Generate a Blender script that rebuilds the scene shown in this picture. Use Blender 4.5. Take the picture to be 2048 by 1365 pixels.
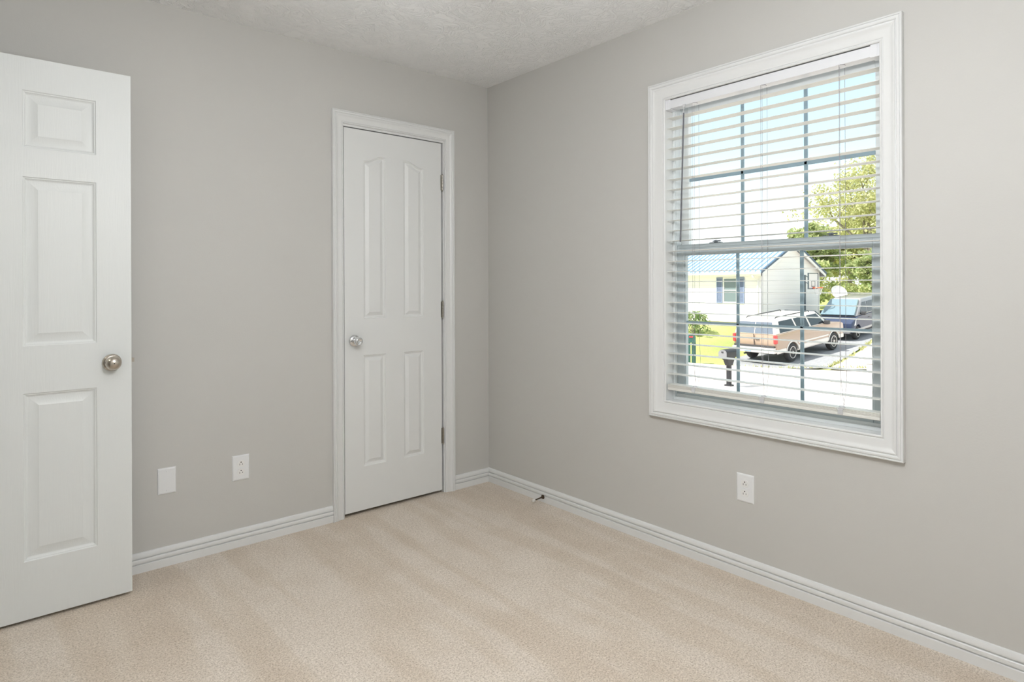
import bpy, bmesh, math, random
from mathutils import Vector, Matrix, Euler
random.seed(7)
PI = math.pi
scene = bpy.context.scene
COL = scene.collection
for o in list(bpy.data.objects):
    bpy.data.objects.remove(o, do_unlink=True)

# ------------------------------------------------------------------ camera
CAM = Vector((-2.4163, -3.0496, 1.2115))
YAW, ROLL = 0.7081, -0.0038
cam_data = bpy.data.cameras.new('camera')
cam = bpy.data.objects.new('camera', cam_data)
COL.objects.link(cam)
fw = Vector((math.sin(YAW), math.cos(YAW), 0))
r0 = Vector((math.cos(YAW), -math.sin(YAW), 0))
u0 = Vector((0, 0, 1))
rt = r0 * math.cos(ROLL) + u0 * math.sin(ROLL)
up = u0 * math.cos(ROLL) - r0 * math.sin(ROLL)
M = Matrix((rt, up, -fw)).transposed().to_4x4()
M.translation = CAM
cam.matrix_world = M
cam_data.sensor_fit = 'HORIZONTAL'
cam_data.sensor_width = 36.0
cam_data.lens = 1251.75 * 36.0 / 2048.0
cam_data.shift_x = 0.0
cam_data.shift_y = (571.68 - 682.5) / 2048.0
cam_data.clip_start = 0.05
cam_data.clip_end = 500
scene.camera = cam

# ------------------------------------------------------------------ view, sky, sun
vs = scene.view_settings
scene.display_settings.display_device = 'sRGB'
vs.view_transform = 'Standard'
vs.look = 'None'
vs.exposure = 0.0
vs.gamma = 1.0
vs.use_curve_mapping = False
scene.cycles.use_denoising = True
scene.cycles.max_bounces = 12
scene.cycles.diffuse_bounces = 6
scene.cycles.transparent_max_bounces = 24
scene.cycles.caustics_reflective = False
scene.cycles.caustics_refractive = False
scene.cycles.sample_clamp_indirect = 6.0

LAMP = 63.0          # radiance of the unseen globe lamp, hung low to lift the ceiling
FLASH = 560.0
H_CEIL = 2.44
HALL = 25.0          # unseen hall lamp, added for its light
SUN = 8.0

w = bpy.data.worlds.new('sky')
scene.world = w
w.use_nodes = True
nt = w.node_tree
nt.nodes.clear()
wo = nt.nodes.new('ShaderNodeOutputWorld')
bg = nt.nodes.new('ShaderNodeBackground')
tc = nt.nodes.new('ShaderNodeTexCoord')
sx = nt.nodes.new('ShaderNodeSeparateXYZ')
cr = nt.nodes.new('ShaderNodeValToRGB')
nt.links.new(tc.outputs['Generated'], sx.inputs[0])
nt.links.new(sx.outputs['Z'], cr.inputs[0])
nt.links.new(cr.outputs[0], bg.inputs[0])
nt.links.new(bg.outputs[0], wo.inputs[0])
e = cr.color_ramp.elements
e[0].position = 0.0
e[0].color = (1.0, 1.0, 1.0, 1)
e[1].position = 1.0
e[1].color = (1.0, 1.0, 1.0, 1)
for pos, c in ((0.08, (0.95, 0.99, 1.0, 1)), (0.20, (0.62, 0.79, 0.86, 1)), (0.34, (0.42, 0.60, 0.68, 1)), (0.6, (0.72, 0.83, 0.92, 1))):
    k = e.new(pos)
    k.color = c
bg.inputs[1].default_value = 1.5

sd = bpy.data.lights.new('sun', 'SUN')
sd.energy = SUN
sd.angle = 0.012
sd.color = (1.0, 0.95, 0.86)
sun = bpy.data.objects.new('sun', sd)
COL.objects.link(sun)
sun_dir = (-r0 * 0.60 + u0 * 0.82 - fw * 0.13).normalized()
sun.rotation_euler = sun_dir.to_track_quat('Z', 'Y').to_euler()
sun.location = (-20, 20, 30)

# the photographer's flash, bounced off the ceiling
fd = bpy.data.lights.new('flash', 'SPOT')
fd.energy = FLASH
fd.color = (0.965, 0.985, 1.0)
fd.spot_size = math.radians(66)
fd.spot_blend = 1.0
fd.shadow_soft_size = 0.06
flash = bpy.data.objects.new('flash', fd)
COL.objects.link(flash)
flash.location = (-2.30, -3.25, 1.42)
flash.rotation_euler = (Vector(flash.location) - Vector((-1.85, -2.45, H_CEIL))).to_track_quat('Z', 'Y').to_euler()

# ------------------------------------------------------------------ materials
MATS = {}


def mat(name, color, rough=0.5, metal=0.0, spec=0.5, **kw):
    if name in MATS:
        return MATS[name]
    m = bpy.data.materials.new(name)
    m.use_nodes = True
    b = m.node_tree.nodes['Principled BSDF']
    b.inputs['Base Color'].default_value = (*color, 1)
    b.inputs['Roughness'].default_value = rough
    b.inputs['Metallic'].default_value = metal
    b.inputs['Specular IOR Level'].default_value = spec
    for k_, v in kw.items():
        b.inputs[k_].default_value = v
    MATS[name] = m
    return m


def N(m, kind, **props):
    n = m.node_tree.nodes.new(kind)
    for k_, v in props.items():
        setattr(n, k_, v)
    return n


def LK(m, a, b):
    m.node_tree.links.new(a, b)


def coords(m, scale=(1, 1, 1), rot=(0, 0, 0)):
    t = N(m, 'ShaderNodeTexCoord')
    mp = N(m, 'ShaderNodeMapping')
    mp.inputs['Scale'].default_value = scale
    mp.inputs['Rotation'].default_value = rot
    LK(m, t.outputs['Object'], mp.inputs[0])
    return mp.outputs[0]


def noise(m, vec, scale, detail=2, rough=0.5, dist=0.0):
    n = N(m, 'ShaderNodeTexNoise')
    n.inputs['Scale'].default_value = scale
    n.inputs['Detail'].default_value = detail
    n.inputs['Roughness'].default_value = rough
    n.inputs['Distortion'].default_value = dist
    LK(m, vec, n.inputs['Vector'])
    return n.outputs['Fac']


def ramp(m, fac, stops):
    r = N(m, 'ShaderNodeValToRGB')
    el = r.color_ramp.elements
    el[0].position, el[0].color = stops[0][0], (*stops[0][1], 1)
    el[1].position, el[1].color = stops[-1][0], (*stops[-1][1], 1)
    for p_, c in stops[1:-1]:
        q = el.new(p_)
        q.color = (*c, 1)
    LK(m, fac, r.inputs[0])
    return r.outputs[0]


def mixc(m, fac, a, b, blend='MIX'):
    x = N(m, 'ShaderNodeMix', data_type='RGBA', blend_type=blend)
    for s, v in ((0, fac), (6, a), (7, b)):
        if isinstance(v, (int, float)):
            x.inputs[s].default_value = v
        elif isinstance(v, tuple):
            x.inputs[s].default_value = (*v, 1)
        else:
            LK(m, v, x.inputs[s])
    return x.outputs[2]


def bump(m, h, strength, dist=0.01):
    b = N(m, 'ShaderNodeBump')
    b.inputs['Strength'].default_value = strength
    b.inputs['Distance'].default_value = dist
    LK(m, h, b.inputs['Height'])
    LK(m, b.outputs[0], m.node_tree.nodes['Principled BSDF'].inputs['Normal'])


def setcol(m, out):
    LK(m, out, m.node_tree.nodes['Principled BSDF'].inputs['Base Color'])


# interior
m_wall = mat('greige_wall_paint', (0.552, 0.544, 0.522), 0.6, spec=0.3)
bump(m_wall, noise(m_wall, coords(m_wall), 160, 2), 0.06, 0.004)
m_ceil = mat('textured_white_ceiling', (0.90, 0.905, 0.91), 0.85, spec=0.2)
v = coords(m_ceil)
n1 = noise(m_ceil, v, 9, 4, 0.6, 3.0)
r1 = ramp(m_ceil, n1, [(0.42, (0, 0, 0)), (0.50, (1, 1, 1)), (0.58, (0, 0, 0))])
n2 = noise(m_ceil, v, 70, 3, 0.6, 1.0)
bump(m_ceil, mixc(m_ceil, 0.3, r1, n2), 0.6, 0.008)
m_trim = mat('white_semigloss_trim', (0.735, 0.742, 0.74), 0.35)
m_door = mat('white_door_paint', (0.735, 0.745, 0.74), 0.42)
m_grain = mat('white_woodgrain_door_paint', (0.725, 0.745, 0.74), 0.42)
v = coords(m_grain, (1, 1, 0.045))
bump(m_grain, noise(m_grain, v, 190, 3, 0.6, 0.8), 0.16, 0.003)
m_carpet = mat('beige_cut_pile_carpet', (0.6, 0.5, 0.4), 0.95, spec=0.1)
m_carpet.node_tree.nodes['Principled BSDF'].inputs['Sheen Weight'].default_value = 0.15
v = coords(m_carpet)
fine = noise(m_carpet, v, 190, 2, 0.7)
mid = noise(m_carpet, v, 90, 3, 0.7)
c1 = ramp(m_carpet, fine, [(0.30, (0.41, 0.345, 0.28)), (0.47, (0.70, 0.62, 0.535)), (0.70, (0.85, 0.78, 0.70))])
c2 = ramp(m_carpet, mid, [(0.32, (0.72, 0.70, 0.68)), (0.6, (1, 1, 1))])
cc = mixc(m_carpet, 0.7, c1, c2, 'MULTIPLY')
nap = noise(m_carpet, coords(m_carpet, (2.4, 0.30, 1), (0, 0, 0.10)), 2.6, 2, 0.5, 0.25)
c3 = ramp(m_carpet, nap, [(0.36, (0.87, 0.825, 0.77)), (0.47, (0.93, 0.905, 0.865)), (0.53, (1, 1, 1)), (0.70, (1.0, 1.0, 1.0))])
cc = mixc(m_carpet, 0.65, cc, c3, 'MULTIPLY')
patch = noise(m_carpet, v, 5.5, 3, 0.6)
c4 = ramp(m_carpet, patch, [(0.35, (0.92, 0.90, 0.875)), (0.6, (1, 1, 1))])
cc = mixc(m_carpet, 0.7, cc, c4, 'MULTIPLY')
setcol(m_carpet, cc)
bump(m_carpet, mixc(m_carpet, 0.35, fine, mid), 0.55, 0.006)
m_nickel = mat('satin_nickel', (0.55, 0.50, 0.44), 0.28, 1.0)
m_chrome = mat('polished_chrome', (0.78, 0.79, 0.80), 0.10, 1.0)
m_hinge = mat('worn_nickel_hinge', (0.36, 0.34, 0.30), 0.35, 1.0)
m_black = mat('black_hole', (0.012, 0.011, 0.01), 0.7)
m_slot = mat('dark_slot', (0.10, 0.10, 0.095), 0.7)
m_plate = mat('white_plastic_plate', (0.78, 0.79, 0.80), 0.35)
m_recept = mat('white_plastic_receptacle', (0.80, 0.80, 0.79), 0.4)
m_blind = mat('off_white_blind_vinyl', (0.76, 0.755, 0.715), 0.45)
m_rail = mat('pale_headrail_metal', (0.76, 0.77, 0.80), 0.35)
m_cord = mat('grey_blind_cord', (0.34, 0.33, 0.36), 0.8)
m_wand = mat('smoky_plastic_wand', (0.16, 0.165, 0.185), 0.2)
m_clear = mat('clear_plastic', (0.82, 0.83, 0.86), 0.15, **{'Transmission Weight': 0.25, 'IOR': 1.45})
m_vinyl = mat('white_window_vinyl', (0.78, 0.81, 0.82), 0.4)
m_sash = mat('backlit_sash_vinyl', (0.53, 0.59, 0.62), 0.4)  # white vinyl of the lower sash, backlit shade put into its colour
m_lock = mat('grey_sash_lock', (0.20, 0.23, 0.26), 0.45)
m_grille = mat('backlit_grille_bar', (0.28, 0.385, 0.45), 0.5)  # white bars darkened to blue-grey, their backlighting painted in
m_rubber = mat('white_rubber', (0.75, 0.73, 0.70), 0.6)
m_bronze = mat('dark_bronze', (0.10, 0.075, 0.055), 0.35, 1.0)


def glass(name, tint=(1, 1, 1), fres=0.06):
    m = bpy.data.materials.new(name)
    m.use_nodes = True
    t = m.node_tree
    t.nodes.clear()
    o_ = t.nodes.new('ShaderNodeOutputMaterial')
    mx = t.nodes.new('ShaderNodeMixShader')
    tr = t.nodes.new('ShaderNodeBsdfTransparent')
    gl = t.nodes.new('ShaderNodeBsdfGlossy')
    tr.inputs[0].default_value = (*tint, 1)
    gl.inputs['Roughness'].default_value = 0.02
    mx.inputs[0].default_value = fres
    t.links.new(tr.outputs[0], mx.inputs[1])
    t.links.new(gl.outputs[0], mx.inputs[2])
    t.links.new(mx.outputs[0], o_.inputs[0])
    return m


m_glass = glass('clear_window_glass', (0.99, 1.0, 1.0), 0.02)


def emis(name, color, strength):
    m = bpy.data.materials.new(name)
    m.use_nodes = True
    b = m.node_tree.nodes['Principled BSDF']
    b.inputs['Base Color'].default_value = (0.8, 0.8, 0.8, 1)
    b.inputs['Emission Color'].default_value = (*color, 1)
    b.inputs['Emission Strength'].default_value = strength
    return m


m_lamp = emis('lit_frosted_glass', (0.975, 0.99, 1.0), LAMP)
m_hall_lamp = emis('lit_hall_glass', (1.0, 0.97, 0.86), HALL)

# exterior
m_asphalt = mat('grey_asphalt', (0.30, 0.305, 0.32), 0.9)
setcol(m_asphalt, ramp(m_asphalt, noise(m_asphalt, coords(m_asphalt), 9, 4, 0.7), [(0.3, (0.25, 0.255, 0.27)), (0.7, (0.36, 0.365, 0.385))]))
m_road = mat('pale_concrete_road', (0.62, 0.56, 0.53), 0.9)
setcol(m_road, ramp(m_road, noise(m_road, coords(m_road), 0.7, 4, 0.6), [(0.3, (0.60, 0.53, 0.50)), (0.7, (0.70, 0.65, 0.62))]))
m_lawn = mat('sunlit_lawn', (0.3, 0.38, 0.08), 0.95, spec=0.1)
v = coords(m_lawn)
setcol(m_lawn, mixc(m_lawn, 0.5, ramp(m_lawn, noise(m_lawn, v, 0.8, 4, 0.7), [(0.3, (0.30, 0.36, 0.11)), (0.7, (0.46, 0.47, 0.19))]),
                    ramp(m_lawn, noise(m_lawn, v, 14, 3, 0.8), [(0.3, (0.26, 0.33, 0.10)), (0.7, (0.46, 0.49, 0.20))])))
m_siding = mat('white_lap_siding', (0.84, 0.83, 0.81), 0.6)
wv = N(m_siding, 'ShaderNodeTexWave', wave_type='BANDS', bands_direction='Z', wave_profile='SAW')
wv.inputs['Scale'].default_value = 1.25
LK(m_siding, coords(m_siding), wv.inputs['Vector'])
setcol(m_siding, ramp(m_siding, wv.outputs['Fac'], [(0.0, (0.80, 0.77, 0.745)), (0.12, (0.92, 0.885, 0.855)), (1.0, (0.93, 0.90, 0.87))]))
bump(m_siding, wv.outputs['Fac'], 0.2, 0.03)
m_roof = mat('blue_metal_roof', (0.34, 0.49, 0.64), 0.4)
m_rake = mat('dark_blue_trim', (0.06, 0.10, 0.16), 0.5)
m_white = mat('white_exterior_trim', (0.84, 0.82, 0.79), 0.5)
m_shutter = mat('dusty_blue_shutter', (0.22, 0.27, 0.40), 0.6)
m_pane = mat('dark_window_pane', (0.17, 0.22, 0.23), 0.12)
m_found = mat('pale_block_foundation', (0.60, 0.55, 0.50), 0.9)
m_tan = mat('tan_car_paint', (0.42, 0.30, 0.225), 0.28, **{'Coat Weight': 0.6})
m_cream = mat('cream_car_paint', (0.78, 0.73, 0.68), 0.28, **{'Coat Weight': 0.6})
m_navy = mat('navy_van_paint', (0.035, 0.05, 0.10), 0.3, spec=0.35)
m_vroof = mat('silver_grey_van_roof', (0.30, 0.29, 0.30), 0.3, **{'Coat Weight': 0.6})
m_cglass = mat('tinted_car_glass', (0.02, 0.028, 0.035), 0.05, spec=0.8)
m_wind = mat('blue_windshield', (0.17, 0.25, 0.30), 0.06, spec=0.7)
m_rglass = mat('grey_rear_glass', (0.15, 0.175, 0.22), 0.08, spec=0.6)
m_tyre = mat('black_tyre', (0.04, 0.04, 0.042), 0.8)
m_alloy = mat('silver_alloy', (0.62, 0.60, 0.59), 0.3, 0.7)
m_red = mat('red_lamp_lens', (0.62, 0.05, 0.05), 0.25)
m_lens = mat('clear_lamp_lens', (0.80, 0.82, 0.82), 0.2)
m_dark = mat('dark_trim', (0.05, 0.05, 0.055), 0.5)
m_chr2 = mat('car_bright_trim', (0.65, 0.65, 0.66), 0.25, 0.8)
m_licence = mat('white_number_plate', (0.72, 0.76, 0.82), 0.5)
m_liblue = mat('number_plate_blue_band', (0.22, 0.36, 0.66), 0.5)
m_mbx = mat('black_mailbox_paint', (0.03, 0.03, 0.034), 0.5, spec=0.3)
m_mface = mat('worn_grey_mailbox_door', (0.24, 0.24, 0.25), 0.5)
m_green = mat('green_mailbox_paint', (0.035, 0.125, 0.10), 0.6)
m_orange = mat('orange_hoop_rim', (0.85, 0.14, 0.05), 0.4)
m_pole = mat('dark_hoop_pole', (0.06, 0.085, 0.10), 0.5)
m_board = mat('pale_backboard', (0.72, 0.68, 0.70), 0.3)
m_wmail = mat('white_mailbox_post', (0.85, 0.83, 0.82), 0.5)
m_bark = mat('grey_brown_bark', (0.26, 0.22, 0.18), 0.9)
m_net = mat('white_hoop_net', (0.8, 0.8, 0.8), 0.8)


def leafmat(name, a, b, c):
    m = mat(name, a, 0.7, spec=0.2)
    oi = N(m, 'ShaderNodeNewGeometry')
    setcol(m, ramp(m, oi.outputs['Random Per Island'], [(0.0, a), (0.5, b), (1.0, c)]))
    pr = m.node_tree.nodes['Principled BSDF']
    ou = m.node_tree.nodes['Material Output']
    tl = N(m, 'ShaderNodeBsdfTranslucent')
    ad = N(m, 'ShaderNodeMixShader')
    ad.inputs[0].default_value = 0.35
    tl.inputs[0].default_value = (*[min(1, x * 1.25) for x in b], 1)
    LK(m, pr.outputs[0], ad.inputs[1])
    LK(m, tl.outputs[0], ad.inputs[2])
    LK(m, ad.outputs[0], ou.inputs[0])
    return m


m_leaf1 = leafmat('yellow_green_leaves', (0.36, 0.38, 0.15), (0.50, 0.50, 0.24), (0.66, 0.62, 0.38))
m_leaf2 = leafmat('mid_green_leaves', (0.26, 0.34, 0.15), (0.43, 0.48, 0.23), (0.62, 0.60, 0.34))
m_leaf3 = leafmat('shrub_leaves', (0.10, 0.20, 0.07), (0.24, 0.34, 0.12), (0.55, 0.50, 0.34))

# ------------------------------------------------------------------ object helpers


class B:
    """collects shapes and links them as ONE mesh object"""

    def __init__(self):
        self.bm = bmesh.new()
        self.T = Matrix.Identity(4)

    def _v(self, p):
        return self.bm.verts.new(self.T @ Vector(p))

    def poly(self, pts):
        return self.bm.faces.new([self._v(p) for p in pts])

    def hexa(self, p8, bevel=0.0, seg=1):
        vs_ = [self._v(p) for p in p8]
        fs = [self.bm.faces.new([vs_[i] for i in f]) for f in
              ((0, 3, 2, 1), (4, 5, 6, 7), (0, 1, 5, 4), (1, 2, 6, 5), (2, 3, 7, 6), (3, 0, 4, 7))]
        if bevel > 0:
            es = list({e_ for f in fs for e_ in f.edges})
            bmesh.ops.bevel(self.bm, geom=es, offset=bevel, segments=seg, profile=0.5, affect='EDGES')
        return self

    def box(self, a, b, bevel=0.0, seg=1):
        x0, x1 = sorted((a[0], b[0]))
        y0, y1 = sorted((a[1], b[1]))
        z0, z1 = sorted((a[2], b[2]))
        return self.hexa([(x0, y0, z0), (x1, y0, z0), (x1, y1, z0), (x0, y1, z0),
                          (x0, y0, z1), (x1, y0, z1), (x1, y1, z1), (x0, y1, z1)], bevel, seg)

    def tube(self, pts, r, n=8, cap=True):
        pts = [Vector(p) for p in pts]
        rings = []
        prev = None
        for i, p in enumerate(pts):
            d = (pts[min(i + 1, len(pts) - 1)] - pts[max(i - 1, 0)])
            if d.length < 1e-9:
                d = Vector((0, 0, 1))
            d.normalize()
            a = prev if prev is not None else (Vector((0, 0, 1)) if abs(d.z) < 0.9 else Vector((1, 0, 0)))
            s = d.cross(a)
            if s.length < 1e-6:
                s = d.cross(Vector((0, 1, 0)))
            s.normalize()
            t = s.cross(d).normalized()
            prev = t
            rr = r[i] if isinstance(r, (list, tuple)) else r
            rings.append([self._v(p + (s * math.cos(2 * PI * k_ / n) + t * math.sin(2 * PI * k_ / n)) * rr) for k_ in range(n)])
        for a, b in zip(rings, rings[1:]):
            for k_ in range(n):
                self.bm.faces.new((a[k_], a[(k_ + 1) % n], b[(k_ + 1) % n], b[k_]))
        if cap:
            self.bm.faces.new(rings[0][::-1])
            self.bm.faces.new(rings[-1])
        return self

    def lathe(self, prof, o, axis, n=32, caps=True):
        """prof: (distance along axis, radius)"""
        o = Vector(o)
        ax = Vector(axis).normalized()
        s = ax.cross(Vector((0, 0, 1)) if abs(ax.z) < 0.9 else Vector((1, 0, 0))).normalized()
        t = ax.cross(s)
        rings = []
        for d, r in prof:
            if r < 1e-6:
                rings.append([self._v(o + ax * d)])
            else:
                rings.append([self._v(o + ax * d + (s * math.cos(2 * PI * k_ / n) + t * math.sin(2 * PI * k_ / n)) * r) for k_ in range(n)])
        for a, b in zip(rings, rings[1:]):
            for k_ in range(n):
                q = [a[k_ % len(a)], a[(k_ + 1) % len(a)], b[(k_ + 1) % len(b)], b[k_ % len(b)]]
                q2 = []
                for x in q:
                    if x not in q2:
                        q2.append(x)
                if len(q2) > 2:
                    self.bm.faces.new(q2)
        if caps:
            for rg, rev in ((rings[0], True), (rings[-1], False)):
                if len(rg) > 2:
                    self.bm.faces.new(rg[::-1] if rev else rg)
        return self

    def sphere(self, c, r, u=16, v_=10):
        prof = [(-r * math.cos(PI * i / v_), r * math.sin(PI * i / v_)) for i in range(v_ + 1)]
        return self.lathe(prof, c, (0, 0, 1), u, False)

    def prism(self, pts, d):
        """closed polygon pts (3-D, planar) extruded by vector d"""
        d = Vector(d)
        a = [self._v(p) for p in pts]
        b = [self._v(Vector(p) + d) for p in pts]
        n = len(pts)
        self.bm.faces.new(a[::-1])
        self.bm.faces.new(b)
        for i in range(n):
            self.bm.faces.new((a[i], a[(i + 1) % n], b[(i + 1) % n], b[i]))
        return self

    def out(self, name, m, parent=None, smooth=35, label=None, loc=None):
        bmesh.ops.recalc_face_normals(self.bm, faces=self.bm.faces[:])
        me = bpy.data.meshes.new(name)
        self.bm.to_mesh(me)
        self.bm.free()
        if smooth:
            for p_ in me.polygons:
                p_.use_smooth = True
            me.set_sharp_from_angle(angle=math.radians(smooth))
        for mm in (m if isinstance(m, (list, tuple)) else [m]):
            me.materials.append(mm)
        o = bpy.data.objects.new(name, me)
        COL.objects.link(o)
        if loc is not None:
            o.location = loc
        if parent is not None:
            o.parent = parent
        if label:
            o['label'] = label
        return o


def tag(o, label, cat, group=None, kind=None):
    o['label'] = label
    o['category'] = cat
    if group:
        o['group'] = group
    if kind:
        o['kind'] = kind
    return o


def thing(name, label, cat, loc=(0, 0, 0), rotz=0.0, group=None, kind=None, rot=None):
    o = bpy.data.objects.new(name, None)
    o.empty_display_size = 0.05
    COL.objects.link(o)
    o.location = loc
    o.rotation_euler = rot if rot else (0, 0, rotz)
    return tag(o, label, cat, group, kind)


# ------------------------------------------------------------------ room shell
H = 2.44
XL, YF = -2.76, -3.62            # left wall, wall behind the camera
WT = 0.14


def wall_with_hole(name, lo, hi, hole, axis, label):
    """slab lo..hi with rectangular hole ((a0,a1),(z0,z1)) along axis (0: x runs along wall, 1: y)"""
    b = B()
    (a0, a1), (z0, z1) = hole
    al, ah = lo[axis], hi[axis]

    def seg(s0, s1, q0, q1):
        if s1 - s0 < 1e-4 or q1 - q0 < 1e-4:
            return
        p, q = list(lo), list(hi)
        p[axis], q[axis] = s0, s1
        p[2], q[2] = q0, q1
        b.box(p, q)
    seg(al, a0, lo[2], hi[2])
    seg(a1, ah, lo[2], hi[2])
    seg(a0, a1, z1, hi[2])
    seg(a0, a1, lo[2], z0)
    return tag(b.out(name, m_wall, smooth=0), label, 'wall', kind='structure')


C_X0, C_X1, C_Z = -0.960, -0.336, 2.050         # closet opening
W_Y0, W_Y1, W_Z0, W_Z1 = -2.224, -1.320, 0.680, 2.064   # window opening
D_Y0, D_Y1 = -0.965, -0.195                    # doorway in the left wall
wall_with_hole('wall_back', (XL - WT, 0, 0), (0.12, WT, H), ((C_X0 - 0.016, C_X1 + 0.016), (0, C_Z + 0.016)), 0, 'greige wall holding the narrow closet door')
wall_with_hole('wall_right', (0, YF - WT, 0), (0.12, 0, H), ((W_Y0 - 0.012, W_Y1 + 0.012), (W_Z0 - 0.012, W_Z1 + 0.012)), 1, 'greige wall with the window and blind')
wall_with_hole('wall_left', (XL - WT, YF - WT, 0), (XL, 0, H), ((D_Y0 - 0.016, D_Y1 + 0.016), (0, 2.066)), 1, 'greige wall with the doorway of the open door')
tag(B().box((XL - WT, YF - WT, 0), (0.12, YF, H)).out('wall_front', m_wall, smooth=0), 'greige wall behind the viewer', 'wall', kind='structure')
tag(B().box((XL - WT, YF - WT, H), (0.12, WT, H + 0.15)).out('ceiling', m_ceil, smooth=0), 'white ceiling with swirled stomp texture', 'ceiling', kind='structure')
tag(B().box((XL - WT, YF - WT, -0.12), (0.12, WT, 0)).out('floor', m_carpet, smooth=0), 'beige cut pile carpet floor with vacuum marks', 'floor', kind='structure')
# hall and closet behind the two doors
b = B()
b.box((XL - WT - 1.2, -2.2, -0.12), (XL - WT, 0.9, 0))
tag(b.out('floor_hall', m_carpet, smooth=0), 'beige carpet of the hall beyond the doorway', 'floor', kind='structure')
b = B()
b.box((XL - WT - 1.3, -2.2, 0), (XL - WT - 1.2, 0.9, H))
b.box((XL - WT - 1.2, -2.3, 0), (XL - WT, -2.2, H))
b.box((XL - WT - 1.2, 0.9, 0), (XL - WT, 1.0, H))
b.box((XL - WT - 1.3, -2.3, H), (XL - WT, 1.0, H + 0.1))
tag(b.out('wall_hall', m_wall, smooth=0), 'greige hall walls beyond the doorway', 'wall', kind='structure')
b = B()
b.box((C_X0 - 0.4, 0.85, 0), (0.12, 0.95, H))
b.box((C_X0 - 0.5, WT, 0), (C_X0 - 0.4, 0.95, H))
b.box((0.02, WT, 0), (0.12, 0.85, H))
b.box((C_X0 - 0.5, WT, H), (0.12, 0.95, H + 0.1))
b.box((C_X0 - 0.5, WT, -0.12), (0.12, 0.95, 0))
tag(b.out('wall_closet', m_wall, smooth=0), 'greige closet interior behind the closed door', 'wall', kind='structure')

# baseboards: profile (offset from wall, height)
BB = [(0, 0), (0.0135, 0), (0.0135, 0.033), (0.0125, 0.0340), (0.0060, 0.0348), (0.0060, 0.0382), (0.0125, 0.0400), (0.0130, 0.045), (0.0120, 0.053),
      (0.0104, 0.0550), (0.0040, 0.0558), (0.0040, 0.0590), (0.0100, 0.0608), (0.0100, 0.066), (0.0088, 0.074), (0.0060, 0.0805), (0.0030, 0.0825), (0, 0.083)]


def baseboard(name, a, b_, nrm, label):
    bb = B()
    a, b_ = Vector((*a, 0)), Vector((*b_, 0))
    n_ = Vector((*nrm, 0))
    A_ = [bb._v(a + n_ * p + Vector((0, 0, z))) for p, z in BB]
    C_ = [bb._v(b_ + n_ * p + Vector((0, 0, z))) for p, z in BB]
    k_ = len(BB)
    for i in range(k_):
        bb.bm.faces.new((A_[i], A_[(i + 1) % k_], C_[(i + 1) % k_], C_[i]))
    bb.bm.faces.new(A_)
    bb.bm.faces.new(C_[::-1])
    return tag(bb.out(name, m_trim, smooth=25), label, 'baseboard', kind='structure')


baseboard('baseboard_back', (XL, 0), (-1.0275, 0), (0, -1), 'white grooved baseboard between open door and closet casing')
baseboard('baseboard_corner', (-0.266, 0), (0, 0), (0, -1), 'short white baseboard between closet casing and corner')
baseboard('baseboard_right', (0, YF), (0, 0), (-1, 0), 'long white grooved baseboard under the window wall')
baseboard('baseboard_left', (XL, YF), (XL, D_Y0 - 0.067), (1, 0), 'white baseboard along the doorway wall')
baseboard('baseboard_front', (XL, YF), (0, YF), (0, 1), 'white baseboard behind the viewer')

# ------------------------------------------------------------------ casings
CAS = [(0, 0), (0, 0.0080), (0.03, 0.0098), (0.075, 0.0104), (0.10, 0.0090), (0.115, 0.0070), (0.135, 0.0070), (0.15, 0.0092), (0.22, 0.0108), (0.34, 0.0112), (0.46, 0.0122), (0.56, 0.0145),
       (0.63, 0.0178), (0.67, 0.0190), (0.695, 0.0190), (0.71, 0.0158), (0.735, 0.0154), (0.76, 0.0186), (0.80, 0.0202), (0.86, 0.0204), (0.885, 0.0196), (0.895, 0.0172), (0.915, 0.0172), (0.93, 0.0200), (0.975, 0.0204),
       (1.0, 0.0186), (1.0, 0)]


def casing(name, inner, outer, place, closed, label):
    """mitred moulding; inner/outer = (a0,a1,z0,z1); place(a,z,d) -> point; closed: four sides, else three (no sill side)"""
    b = B()
    cols = []
    for t, d in CAS:
        l_ = [i + (o_ - i) * t for i, o_ in zip(inner, outer)]
        a0, a1, z0, z1 = l_
        pts = [(a0, z0), (a0, z1), (a1, z1), (a1, z0)]
        cols.append([b._v(place(a, z, d)) for a, z in pts])
    nseg = 4 if closed else 3
    n = len(CAS)
    for i in range(n if closed else n):
        for s in range(nseg):
            A_, C_ = cols[i], cols[(i + 1) % n]
            b.bm.faces.new((A_[s], A_[(s + 1) % 4], C_[(s + 1) % 4], C_[s]))
    if not closed:
        b.bm.faces.new([c[0] for c in cols])
        b.bm.faces.new([c[3] for c in cols][::-1])
    return tag(b.out(name, m_trim, smooth=25), label, 'trim', kind='structure')


casing('trim_1', (-0.9645, -0.3295, 0, 2.0615), (-1.0275, -0.266, 0, 2.127), lambda a, z, d: (a, -d, z), False, 'white moulded casing around the closet door')
casing('trim_2', (-2.2225, -1.3225, 0.6815, 2.0615), (-2.2965, -1.2365, 0.6012, 2.1425), lambda a, z, d: (-d * 1.12, a, z), True, 'white moulded picture frame casing around the window')
casing('trim_3', (D_Y0 - 0.004, D_Y1 + 0.004, 0, 2.058), (D_Y0 - 0.067, D_Y1 + 0.067, 0, 2.121), lambda a, z, d: (XL + d, a, z), False, 'white casing around the doorway of the open door')


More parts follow.
